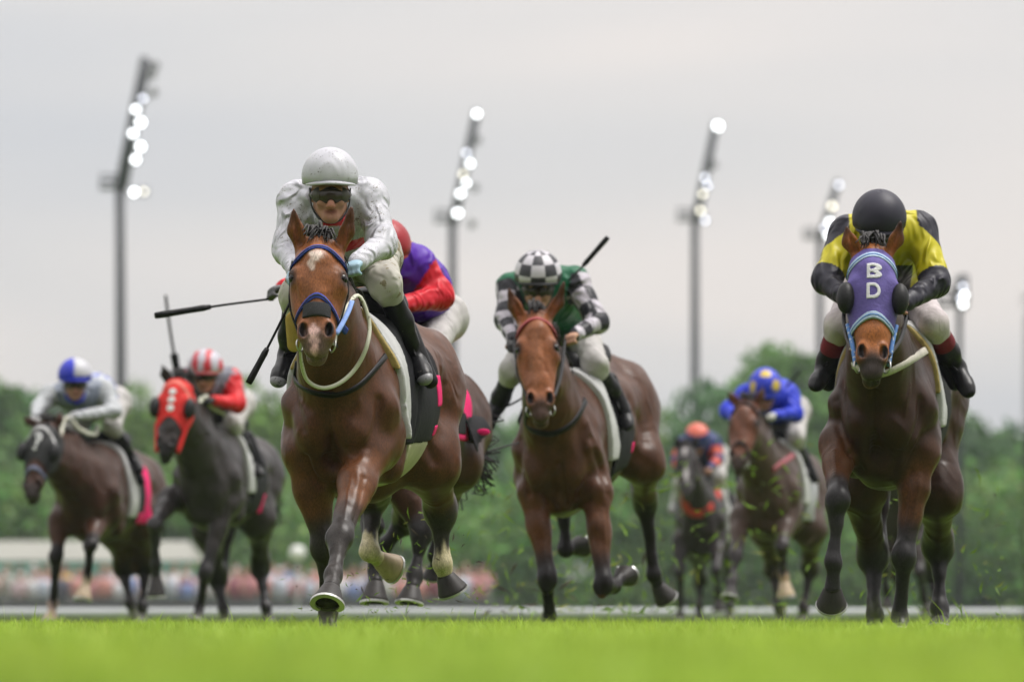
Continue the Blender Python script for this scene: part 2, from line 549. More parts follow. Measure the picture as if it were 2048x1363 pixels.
def horse(spec):
    H = Horse(); H.spec = spec
    y0 = spec['y0']; h = spec['h']
    def w(p): return W(p[0], p[1], y0 + p[2])
    H.w = w
    g = spec.get('scale', 1.0)
    C = w((*spec['chest'], 0.0))
    yaw = math.radians(spec['yaw']); pit = spec.get('pitch', 0.0)
    b = unit([math.sin(yaw), math.cos(yaw), pit]); l = unit([math.cos(yaw), -math.sin(yaw), 0]); up = np.cross(l, b)
    if up[2] < 0: up = -up
    BA = np.array([b, l, up])
    def T(s, t, hh): return C + g * (b * s + l * t + up * hh)
    H.T, H.b, H.l, H.up, H.C, H.BA = T, b, l, up, C, BA
    def E(s, t, hh, rs, rt, rh, k=0.06, sub=False): return ell(T(s, t, hh), np.array([rs, rt, rh]) * g, BA, k * g, sub)
    ops = []
    bw = spec.get('belly', 1.0)
    ops += [E(.40, 0, .00, .50, .225, .36), E(.85, 0, -.01, .58, .265 * bw, .345 * bw, .1), E(1.25, 0, .04, .45, .245, .275, .1),
            E(1.62, 0, .09, .37, .25, .25, .1)]
    ops += [cap(T(.35, 0, .30), T(.80, 0, .31), .07, .05, .1), cap(T(.8, 0, .28), T(1.55, 0, .30), .06, .08, .1)]
    for q in (-1, 1):
        ops += [cap(T(.58, q * .09, .28), T(.16, q * .140, .02), .09, .118, .06, n=l, kn=.85),      # scapula muscle
                cap(T(.11, q * .145, .0), T(.20, q * .150, -.18), .105, .095, .04),                 # point of shoulder, upper arm
                E(.020, q * .092, -.10, .10, .086, .14, .028),                                     # pectoral
                E(.09, q * .085, -.24, .10, .075, .085, .045),                                     # lower pectoral
                cap(T(.55, q * .155, -.05), T(.42, q * .15, -.26), .085, .075, .04),                  # triceps
                E(1.66, q * .13, .07, .30, .135, .24, .08), E(1.84, q * .10, .0, .16, .10, .20, .08),
                E(1.30, q * .14, .15, .22, .10, .10, .06)]
    ops += [E(.26, 0, -.275, .26, .13, .115, .06)]                                                     # breastbone
    ops += [cap(T(-.085, 0, .04), T(-.055, 0, -.27), .012, .018, .05, sub=True)]                   # breast groove
    for q in (-1, 1):
        ops += [cap(T(.02, q * .20, -.14), T(.0, q * .13, -.30), .012, .016, .045, sub=True),      # arm against breast
                cap(T(.64, q * .280, .14), T(.50, q * .255, -.20), .004, .012, .06, sub=True)]      # behind the shoulder
    # head
    Pp, Mz = w(spec['poll']), w(spec['muzzle'])
    a = unit(Mz - Pp); HL = float(np.linalg.norm(Mz - Pp))
    hy = math.radians(spec.get('head_yaw', 0)); roll = spec.get('head_roll', 0.0)
    wv = np.array([math.cos(hy), math.sin(hy), roll]); wv = unit(wv - a * (wv @ a)); n = np.cross(a, wv)
    HA = np.array([a, wv, n]); e = spec.get('head_w', 1.0)
    def Q(fa, x, z): return Pp + a * HL * fa + wv * x * e + n * z * e
    H.Q, H.HA, H.HL, H.e = Q, HA, HL, e
    def he(fa, x, z, ra, rx, rz, k=.025, sub=False): return ell(Q(fa, x, z), np.array([ra, rx * e, rz * e]), HA, k, sub)
    hd = [cap(Q(.02, 0, -.115), Q(.30, 0, -.10), .085 * e, .095 * e, .03),
          cap(Q(.16, 0, -.045), Q(.62, 0, -.050), .066 * e, .047 * e, .05),
          cap(Q(.62, 0, -.050), Q(.80, 0, -.055), .047 * e, .042 * e, .03)]
    for q in (-1, 1):
        hd += [he(.27, q * .074, -.058, .062, .036, .042, .03),
               he(.355, q * .092, -.055, .020, .016, .026, .015), cap(Q(.245, q * .070, -.028), Q(.275, q * .104, -.040), .014, .013, .02),
               he(.36, q * .058, -.135, .125, .042, .095, .04),
               cap(Q(.38, q * .090, -.075), Q(.58, q * .058, -.078), .016, .012, .03),
               cap(Q(.42, q * .045, -.085), Q(.78, q * .030, -.080), .050 * e, .036 * e, .04),
               he(.785, q * .044, -.038, .054, .030, .036, .020),
               he(.10, q * .055, -.09, .06, .04, .05, .03)]
    hd += [he(.83, 0, -.062, .070, .052, .050, .03), he(.92, 0, -.060, .045, .046, .040, .025),
           he(.955, 0, -.100, .038, .040, .030, .012), he(.88, 0, -.120, .045, .040, .034, .02),
           cap(Q(.30, 0, -.165), Q(.86, 0, -.115), .056 * e, .034 * e, .04)]
    for q in (-1, 1):
        hd += [ell(Q(.785, q * .052, -.006), np.array([.034, .018 * e, .034 * e]),
                   np.array([unit(a + wv * q * .25), unit(wv * 1.0 + n * (-.35) * q), unit(n + wv * .35 * q)]), .008, True),
               ell(Q(.30, q * .118, -.018), np.array([.026, .014, .020]), HA, .012, True)]
    hd += [cap(Q(.965, -.06, -.080), Q(.965, .06, -.080), .004, .004, .008, sub=True),
           cap(Q(.88, 0, -.004), Q(.96, 0, -.012), .003, .003, .02, sub=True)]
    ears = []
    for q, tip in ((-1, spec['ears'][0]), (1, spec['ears'][1])):
        tp = w(tip); bs = Q(-.035, q * .068, -.105)
        mid = bs * .55 + tp * .45 + wv * q * .012
        en = unit(tp - bs); ef = unit(n - en * (n @ en))
        hd += [cap(bs, mid, .033, .034, .02, n=ef, kn=.7), cap(mid, tp, .034, .006, .012, n=ef, kn=.7),
               cap(bs * .6 + mid * .4 + ef * .026, mid * .35 + tp * .65 + ef * .018, .020, .010, .008, sub=True)]
        ears.append((bs, tp))
    # neck
    N0, N1 = Q(.06, 0, -.125), Q(.34, 0, -.19)
    NB = T(.22, 0, .10); NBu = T(.34, 0, .24); NBd = T(.10, 0, -.02)
    m1 = N0 * .5 + NBu * .5 + np.array([0, 0, .03]); m2 = N1 * .45 + NBd * .55 + np.array([0, .02, .0])
    ops += [cap(N0, m1, .085, .085, .05, n=l, kn=.9), cap(m1, NBu, .085, .12, .08, n=l, kn=.9),
            cap(N1, m2, .082, .115, .08), cap(m2, NBd, .115, .185, .08), cap(N0 * .5 + N1 * .5, NB, .09, .19, .08)]
    for q in (-1, 1):
        ops += [cap(Q(.36, q * .05, -.2), T(.06, q * .07, .10), .028, .04, .04)]
    ops += hd
    H.hd = hd
    # legs
    fw = -b; am = spec.get('arm', 1.0)
    hoofs = []; legp = []
    for key in ('A', 'B'):
        Ep, K, Fp, Pp_, Tp = [w(p) for p in spec[key]]
        q = -1 if key == 'A' else 1
        sh = T(.24, q * .148, -.12)
        d1 = unit(K - Ep); side = l
        m = Ep + (K - Ep) * .38
        ops += [cap(sh, Ep, .110 * g, .088 * g, .06), cap(Ep, m, .086 * g * am, .064 * g * am, .05, n=side, kn=.92), cap(m, K, .064 * g * am, .043 * g, .05),
                cap(Ep + (K - Ep) * .12 + l * q * .042 * g - b * .03, Ep + (K - Ep) * .74 + l * q * .016 - b * .012, .034 * g, .022 * g, .016),
                cap(Ep + (K - Ep) * .10 - l * q * .045 * g - b * .02, Ep + (K - Ep) * .62 - l * q * .018, .032 * g, .020 * g, .016),
                ell(K + d1 * .005 - b * .006, np.array([.078, .043, .047]) * g, np.array([d1, l, np.cross(d1, l)]), .035),
                ell(K + l * .029 * g + d1 * .025, np.array([.020, .022, .030]) * g, None, .025), ell(K - l * .029 * g + d1 * .025, np.array([.020, .022, .030]) * g, None, .025),
                cap(K, K + (Fp - K) * .40, .044 * g, .030 * g, .035), cap(K, Fp, .032 * g, .026 * g, .02), cap(Fp + (K - Fp) * .28, Fp, .026 * g, .037 * g, .02), cap(K + b * .022, Fp + b * .014, .022 * g, .020 * g, .02),
                ell(Fp, np.array([.036, .035, .044]) * g, BA, .025), ell(Fp + b * .034 * g, np.array([.020, .030, .026]) * g, BA, .02),
                cap(Fp, Pp_, .030 * g, .037 * g, .02)]
        hoofs.append((Pp_, Tp, Fp, key)); legp.append((Ep, K, Fp, Pp_))
    for key in ('HA', 'HB'):
        St, Hk, Fp, Pp_, Tp = [w(p) for p in spec[key]]
        q = -1 if key == 'HA' else 1
        hip = T(1.60, q * .14, .02)
        d1 = unit(Hk - St); m = St + (Hk - St) * .4
        ops += [cap(hip, St, .145 * g, .088 * g, .14), cap(T(1.80, q * .11, -.03), Hk, .105 * g, .030 * g, .10),
                cap(St, Hk, .096 * g, .047 * g, .16),
                ell(Hk, np.array([.062, .040, .056]) * g, np.array([d1, l, np.cross(d1, l)]), .03),
                cap(Hk - d1 * .10 + b * .045, Hk + b * .05 + np.array([0, 0, .02]), .016, .028 * g, .03),
                cap(Hk, Hk + (Fp - Hk) * .45, .044 * g, .032 * g, .04), cap(Hk, Fp, .035 * g, .028 * g, .025), cap(Fp + (Hk - Fp) * .25, Fp, .028 * g, .038 * g, .02), cap(Hk + b * .02, Fp + b * .014, .022 * g, .020 * g, .02),
                ell(Fp, np.array([.042, .041, .046]) * g, BA, .025), cap(Fp, Pp_, .035 * g, .036 * g, .02)]
        hoofs.append((Pp_, Tp, Fp, key)); legp.append((St, Hk, Fp, Pp_))
    H.ops = ops
    def relief(x, y, z):
        X_, Y_, Z_ = x - C[0], y - C[1], z - C[2]
        return .0035 * (np.sin(23 * Z_ + 14 * X_ + 2 * np.sin(9 * Y_ + 4 * X_)) * np.sin(17 * Y_ - 11 * Z_ + 1.5 * np.sin(12 * X_)) + .6 * np.sin(41 * X_ + 19 * Z_ + 2 * np.sin(13 * Z_)))
    V, F = sculpt(ops, h, folds=relief)
    if spec.get('strokes'):
        bv = bvh_of(V, F)
        fn = np.cross(V[F[:, 2]] - V[F[:, 0]], V[F[:, 3]] - V[F[:, 1]]); VN = np.zeros_like(V)
        for k_ in range(4): np.add.at(VN, F[:, k_], fn)
        VN /= np.linalg.norm(VN, axis=1)[:, None] + 1e-12
        dV = np.zeros(len(V))
        for px_, amp, sg in spec['strokes']:
            P_, _n = hits(bv, densify(px_, max(2, 10 * (len(px_) - 1))) if len(px_) > 1 else px_, y0)
            near = np.where((np.abs(V - P_.mean(0)).max(1) < np.abs(P_ - P_.mean(0)).max() + 3.2 * sg))[0]
            dd = np.min(np.linalg.norm(V[near][:, None] - P_[None], axis=2), axis=1)
            dV[near] += amp * 1.9 * np.exp(-.5 * (dd / sg) ** 2)
        V = V + VN * dV[:, None]
    # coat colours
    c = spec['coat']
    N_ = len(V)
    col = np.tile(np.array(c['body'], float), (N_, 1))
    Vl = (V - C) @ BA.T
    dh = np.full(N_, 9.0)
    for o in hd[:1] + hd[1:2]:
        dh = np.minimum(dh, op_at(o, V))
    dn = np.minimum.reduce([op_at(cap(Q(.0, 0, -.1), Q(.9, 0, -.07), .10, .07), V)])
    col = paint(col, sstep(.10, .0, dn), c['head'])
    lower = c.get('legs', (.03, .026, .025))
    for i, (E_, K_, F_, P_) in enumerate(legp):
        ax = unit(K_ - E_); ln = np.linalg.norm(K_ - E_)
        d = np.minimum(op_at(cap(E_ + (K_ - E_) * .45, K_, .07, .06), V), op_at(cap(K_, F_, .06, .06), V))
        d = np.minimum(d, op_at(cap(F_, P_, .06, .06), V))
        t = (V - E_) @ ax / ln
        below = np.minimum(op_at(cap(K_, F_, .055, .055), V), op_at(cap(F_, P_, .055, .055), V))
        wgt = np.maximum(sstep(.55, .92, t) * (d < .02), (below < .01) * 1.0)
        col = paint(col, wgt, lower)
        if c.get('upper_leg') is not None and i < 2:
            dd = op_at(cap(E_, E_ + (K_ - E_) * .6, .09, .07), V)
            col = paint(col, sstep(.03, -.02, dd) * .8 * (1 - wgt), c['upper_leg'])
        sock = (c.get('socks') or {}).get(('A', 'B', 'HA', 'HB')[i])
        if sock:
            dd = np.minimum(op_at(cap(F_ + (K_ - F_) * .7, F_, .06, .06), V), op_at(cap(F_, P_, .065, .065), V))
            tk = (V - F_) @ (K_ - F_) / ((K_ - F_) @ (K_ - F_)); wob = .07 * np.sin(V[:, 0] * 90 + V[:, 1] * 60) + .05 * np.sin(V[:, 0] * 210)
            front_ = sstep(.0, .03, -((V - F_) @ b)) * .12
            col = paint(col, sstep(.012, .0, dd) * sstep(sock[0] + .10, sock[0] - .10, tk + wob + front_) * .92, sock[1])
    # dark muzzle, nostril lining and ear lining
    dm = op_at(ell(Q(.90, 0, -.06), np.array([.10, .085, .085]), HA), V)
    col = paint(col, sstep(.02, -.03, dm) * c.get('muzzle_w', .85), c.get('muzzle', (.035, .03, .03)))
    for q in (-1, 1):
        dd = op_at(ell(Q(.785, q * .053, -.010), np.array([.036, .021, .036]), HA), V)
        col = paint(col, sstep(.002, -.004, dd), (.012, .009, .009))
        dd = op_at(ell(Q(.30, q * .112, -.030), np.array([.040, .034, .034]), HA), V)
        col = paint(col, sstep(.012, -.012, dd) * .8, (.02, .013, .01))
    if spec.get('marks'):
        u, v_ = pix(V)
        front = (np.einsum('ij,j->i', V - Q(.5, 0, -.07), n) > 0) & (dn < .05)
        for (cu, cv, ru, rv, colr, soft, wob) in spec['marks']:
            rr = np.sqrt(((u - cu) / ru) ** 2 + ((v_ - cv) / rv) ** 2) + wob * (np.sin(u * .31 + cv) * np.sin(v_ * .27 + cu))
            col = paint(col, sstep(1 + soft, 1 - soft, rr) * front, colr)
    root = thing('horse', spec['label'], 'horse', (C[0] + b[0], C[1] + b[1], 0), 'galloping racehorses')
    H.root = root
    H.V, H.F = V, F
    H.body = part('body', V, F, COAT, root, col=col)
    H.bvh = bvh_of(V, F)
    skip = set(map(id, hd))
    Vt, Ft = sculpt([o for o in ops if id(o) not in skip], .016, folds=relief)
    H.bvh_t = bvh_of(Vt, Ft)
    for (P_, T_, F_, key) in hoofs:
        fd = fw * 1.0
        if 'toe' in spec and key in spec['toe']: fd = unit(spec['toe'][key])
        pale = key in spec.get('pale_hoofs', ())
        hv, hf, sv, sf = hoof_mesh(P_, T_, fd, r=.048 * g)
        ho = part('hoof', hv, hf, HORN_PALE if pale else HORN, root)
        part('horseshoe', sv, sf, STEEL, ho, smooth=False)
    if not spec.get('no_eyes'):
        for q in (-1, 1):
            vv, ff = sphere(Q(.302, q * .094, -.040), .024, 14, 10)
            part('eye', vv, ff, EYE, root)
    # forelock and mane: locks of hair
    mb = MB(); rnd = random.Random(int(y0 * 10))
    for i in range(spec.get('forelock', 26)):
        x = rnd.uniform(-.045, .045); ln = rnd.uniform(.04, .10)
        p0 = Q(0, x, -.10 + rnd.uniform(-.02, .02)) - a * .075; p1 = p0 - a * rnd.uniform(.015, .05) + wv * rnd.uniform(-.02, .02) + n * rnd.uniform(.01, .04)
        p2 = Q(-.02, x * 1.5 + rnd.uniform(-.02, .02), -.03 + rnd.uniform(-.01, .03)) - a * (.09 - ln)
        mb.tube(spline([p0, p1, p2], 6), np.linspace(.010, .002, 6), 5)
    mb.build('forelock', HAIR, root)
    mb = MB()
    for i in range(46):
        t = i / 45
        p0 = N0 * (1 - t) + NBu * t + np.array([0, 0, .06 + .05 * math.sin(t * 3.1)]) + l * rnd.uniform(-.012, .012)
        sd = spec.get('mane_side', 1)
        p1 = p0 + l * sd * rnd.uniform(.02, .07) + np.array([0, 0, rnd.uniform(.0, .04)]) + b * rnd.uniform(0, .05)
        p2 = p1 + l * sd * rnd.uniform(.0, .04) + b * rnd.uniform(.02, .08) + np.array([0, 0, -rnd.uniform(.04, .11)])
        mb.tube(spline([p0, p1, p2], 6), np.linspace(.012, .002, 6), 5)
    mb.build('mane', HAIR, root)
    # tail
    mb = MB()
    d0 = T(1.97, 0, .20)
    tv = spec.get('tail', (0.05, .35, -.45))
    for i in range(110):
        o1 = np.array([rnd.gauss(0, .02), rnd.gauss(0, .02), rnd.gauss(0, .02)])
        m_ = d0 + b * .14 + up * .02 + o1
        ex = m_ + l * tv[0] * rnd.uniform(.5, 1.1) + b * tv[1] * rnd.uniform(.5, 1) + up * tv[2] * rnd.uniform(.5, 1.1) \
            + np.array([rnd.gauss(0, .05), rnd.gauss(0, .05), rnd.gauss(0, .05)])
        mm = m_ + up * tv[2] * .55 + l * tv[0] * .20 + b * tv[1] * .4 + o1 * 1.6
        curl = ex + l * rnd.uniform(-.10, -.02) + up * rnd.uniform(-.03, .05)
        mb.tube(spline([d0 + o1 * .6, m_, mm, ex, curl], 10), np.linspace(.012, .0018, 10), 4)
    mb.build('tail', HAIR, root)
    return H

def sphere(c, r, nu=16, nv=10, sc=(1, 1, 1), A=None):
    A = np.eye(3) if A is None else np.asarray(A)
    V, F = [], []
    c = np.asarray(c, float)
    for j in range(nv + 1):
        ph = math.pi * j / nv
        for i in range(nu):
            th = 2 * math.pi * i / nu
            p = np.array([math.sin(ph) * math.cos(th) * sc[0], math.sin(ph) * math.sin(th) * sc[1], math.cos(ph) * sc[2]]) * r
            V.append(c + p @ A)
    for j in range(nv):
        for i in range(nu):
            i2 = (i + 1) % nu
            F.append((j * nu + i, (j + 1) * nu + i, (j + 1) * nu + i2, j * nu + i2))
    return V, F

def body_patch(H, name, m, srange, hfun, off, parent=None, hres=.010, side=0):
    """cloth that lies on the barrel: a layer of the body's own surface between two cross-sections"""
    T, BA, C = H.T, H.BA, H.C
    s0, s1 = srange
    def clip(x, y, z):
        X, Y, Z = x - C[0], y - C[1], z - C[2]
        s = X * BA[0, 0] + Y * BA[0, 1] + Z * BA[0, 2]
        t = X * BA[1, 0] + Y * BA[1, 1] + Z * BA[1, 2]
        u = X * BA[2, 0] + Y * BA[2, 1] + Z * BA[2, 2]
        d = np.maximum(s0 - s, s - s1)
        return np.maximum(d, hfun(s, t, u))
    P = np.array([T(s, t, u) for s in (s0, s1) for t in (-.36, .36) for u in (-.46, .46)])
    ops = [o for o in H.ops]
    V, F = sculpt(ops, hres, lo=P.min(0) - .02, hi=P.max(0) + .02, clip=clip, off=off)
    return part(name, V, F, m, parent or H.root)

def head_patch(H, name, m, clipQ, off, parent=None, hres=.005, fa=(-.1, 1.0), ops=None, colr=None):
    """a layer of the head's own surface; clipQ(fa, x, z) < 0 keeps"""
    Q, HA, HL, e = H.Q, H.HA, H.HL, H.e
    O = Q(0, 0, 0)
    def clip(x, y, z):
        X, Y, Z = x - O[0], y - O[1], z - O[2]
        A_ = (X * HA[0, 0] + Y * HA[0, 1] + Z * HA[0, 2]) / HL
        B_ = (X * HA[1, 0] + Y * HA[1, 1] + Z * HA[1, 2]) / e
        C_ = (X * HA[2, 0] + Y * HA[2, 1] + Z * HA[2, 2]) / e
        return clipQ(A_, B_, C_)
    P = np.array([Q(f, x, z) for f in fa for x in (-.17, .17) for z in (-.26, .06)])
    V, F = sculpt(ops or H.ops, hres, lo=P.min(0) - .02, hi=P.max(0) + .02, clip=clip, off=off)
    return part(name, V, F, m, parent or H.root)

def bridle(H, cols, brow=True, nose=.50, brow_f=.12, w=.024):
    """browband, noseband, cheekpieces and bit rings on the head"""
    Q, HL = H.Q, H.HL
    band, trim = cols
    br = None
    if brow:
        br = head_patch(H, 'browband', band, lambda a, x, z: np.maximum(np.abs(a - brow_f - .10 * (np.abs(x) / .1) ** 2) * HL - w / 2, -z - .16), .008, fa=(-.02, .45))
        head_patch(H, 'browband_stripe', trim, lambda a, x, z: np.maximum(np.abs(a - brow_f - .10 * (np.abs(x) / .1) ** 2) * HL - w / 5, -z - .16), .0105, parent=br, fa=(-.02, .45), hres=.004)
    if nose is None: nose = 0
    nb = None if not nose else head_patch(H, 'noseband', band, lambda a, x, z: np.abs(a - nose - .13 * (np.abs(x) / .08) ** 2 * (z > -.2)) * HL - w / 2, .008, fa=(nose - .12, nose + .34))
    if nose: head_patch(H, 'noseband_stripe', trim, lambda a, x, z: np.abs(a - nose - .13 * (np.abs(x) / .08) ** 2) * HL - w / 5, .0105, parent=nb, fa=(nose - .12, nose + .34), hres=.004)
    for q in (-1, 1):
        P = np.array([Q(.08, q * .118, -.10), Q(.30, q * .132, -.10), Q(.55, q * .090, -.11), Q(.80, q * .068, -.10)])
        P = spline(P, 16)
        loc = []; nor = []
        for p in P:
            c_, n_, i, d = H.bvh.find_nearest(Vector(p)); loc.append(np.array(c_)); nor.append(np.array(n_))
        V, F = ribbon(np.array(loc) + np.array(nor) * .006, nor, .017, .004)
        part('cheekpiece', V, F, LEATHER, H.root)
        ctr = Q(.86, q * .064, -.085)
        ring = [ctr + H.HA[0] * .026 * math.cos(t) + (H.HA[2] * .8 + H.HA[1] * q * .5) * .026 * math.sin(t) for t in np.linspace(0, 2 * math.pi, 19)]
        V, F = tube(ring, .004, 6); part('bit_ring', V, F, STEEL, H.root)

def rein(H, pts, m, name='rein', r=.008, n=40):
    P = spline([H.w(p) for p in pts], n)
    T_ = np.gradient(P, axis=0); N_ = []
    for t_ in T_:
        t_ = unit(t_); q_ = np.array([.25, -1, .35]); N_.append(unit(q_ - t_ * (q_ @ t_)))
    V, F = ribbon(P, N_, r * 2.5, r * .45); return part(name, V, F, m, H.root)

def blinker_cups(H, m, f=.31, size=1.0):
    for q in (-1, 1):
        ops = [ell(H.Q(f, q * .122, -.040), np.array([.072, .040, .054]) * size, H.HA, .01)]
        V, F = sculpt(ops, .006); part('blinker_cup', V, F, m, H.root)

def hood(H, m, lo_f=.52, off=.007, name='hood'):
    def f(a, x, z):
        lower = a - (lo_f + .10 * (x / .08) ** 2 - .25 * np.clip(-z - .10, 0, .1))
        ear = .0
        top = -(a + .02 - .9 * np.clip(np.abs(x) - .045, 0, .06))
        return np.maximum(np.maximum(lower * H.HL, top * H.HL), -z - .22)
    return head_patch(H, name, m, f, off, fa=(-.10, .80))

def trim_band(H, m, f0, bend, wid, off, name, parent=None, back=.14):
    return head_patch(H, name, m, lambda a, x, z: np.maximum(np.abs(a - f0 - bend * (x / .1) ** 2) * H.HL - wid / 2, -z - back), off, fa=(f0 - .06, f0 + bend * 2.6 + .06), parent=parent, hres=.0045)

def saddle_set(H, pad, cloth_m, girth_m, s_pad=(.30, .46), s_cloth=(.44, .98), stripes=None, low=-.20, padlow=-.10):
    body_patch(H, 'saddle_pad', pad, s_pad, lambda s, t, u: np.maximum(padlow - u, -1 - u), .026)
    cl = body_patch(H, 'saddle_cloth', cloth_m, s_cloth, lambda s, t, u: low - u, .016)
    for (ss, u0, u1, m) in (stripes or []):
        body_patch(H, 'cloth_stripe', m, ss, lambda s, t, u: np.maximum(u0 - u, u - u1), .020, parent=cl, hres=.008)
    body_patch(H, 'girth', girth_m, (.52, .70), lambda s, t, u: u + .14, .012)
    g = H
    ops = [cap(H.T(.62, 0, .40), H.T(1.0, 0, .42), .07, .09, .05, n=H.l, kn=1.7), ell(H.T(.62, 0, .44), np.array([.05, .06, .05]), H.BA, .05),
           ell(H.T(1.06, 0, .46), np.array([.06, .12, .04]), H.BA, .06)]
    for q in (-1, 1):
        ops += [cap(H.T(.72, q * .19, .32), H.T(.68, q * .30, .10), .05, .035, .05)]
    V, F = sculpt(ops, .012); part('saddle', V, F, LEATHER, H.root)
# ------------------------------------------------------------------ jockeys
SKIN = mat('skin', attr=True, rough=0.55, spec=0.35, bump=(120, 0.08, (1, 1, 1)))
SILK = mat('silks', attr=True, rough=0.45, spec=0.22, bump=(9, 0.75, (1, 1, 0.7), .06), var=(9, 0.05, (1, 1, 1)))
SILK_MUD = mat('silks_muddy', attr=True, rough=0.5, spec=0.3, bump=(10, 0.85, (1, 1, 0.7), .060), var=(12, 0.12, (1, 1, 1)),
               specks=(130, 0.850, (.20, .18, .16)))
BREECH = mat('breeches_white', (.48, .46, .45), rough=0.75, spec=0.2, bump=(9, 0.55, (1, 1, 0.6), .04), var=(16, 0.14, (1, 1, 1)))
BREECH_MUD = mat('breeches_muddy', (.47, .45, .40), rough=0.75, spec=0.2, bump=(9, 0.65, (1, 1, 0.6), .05), var=(10, 0.2, (1, 1, 1)),
                 specks=(30, 0.80, (.26, .22, .14)))
BOOT = mat('boot_leather', (.010, .010, .011), rough=0.34, spec=0.2, var=(30, 0.3, (1, 1, 1)), specks=(60, 0.90, (.10, .09, .08)))
BOOT_TOE = mat('boot_toe', (.20, .20, .21), rough=0.4, specks=(60, 0.84, (.06, .06, .06)))
LENS = mat('goggle_lens', (.040, .030, .022), rough=0.10, spec=0.3)
FOAM = mat('goggle_frame', (.075, .070, .055), rough=0.5)
STRAP = mat('chin_strap', (.015, .015, .017), rough=0.6)

def folds_fn(seed, amp):
    r = random.Random(seed); ph = [r.uniform(0, 6) for _ in range(8)]
    def f(x, y, z):
        a = np.sin(34 * x + 22 * z + 2.6 * np.sin(9 * z + ph[0]) + 2.0 * np.sin(8 * y + ph[1]) + ph[2])
        b_ = np.sin(30 * z - 26 * x + 3.0 * np.sin(7 * x + ph[3]) + 8 * y + ph[4])
        c = np.sin(62 * z + 18 * y + 2.4 * np.sin(13 * x + ph[5]) + ph[6])
        return amp * (.55 * (1 - 2 * np.abs(a)) + .5 * (1 - 2 * np.abs(b_)) + .25 * c)
    return f

def seg_t(V, a, b):
    ab = b - a
    t = np.clip((V - a) @ ab / (ab @ ab), 0, 1)
    return t, np.linalg.norm(V - a - t[:, None] * ab, axis=1)

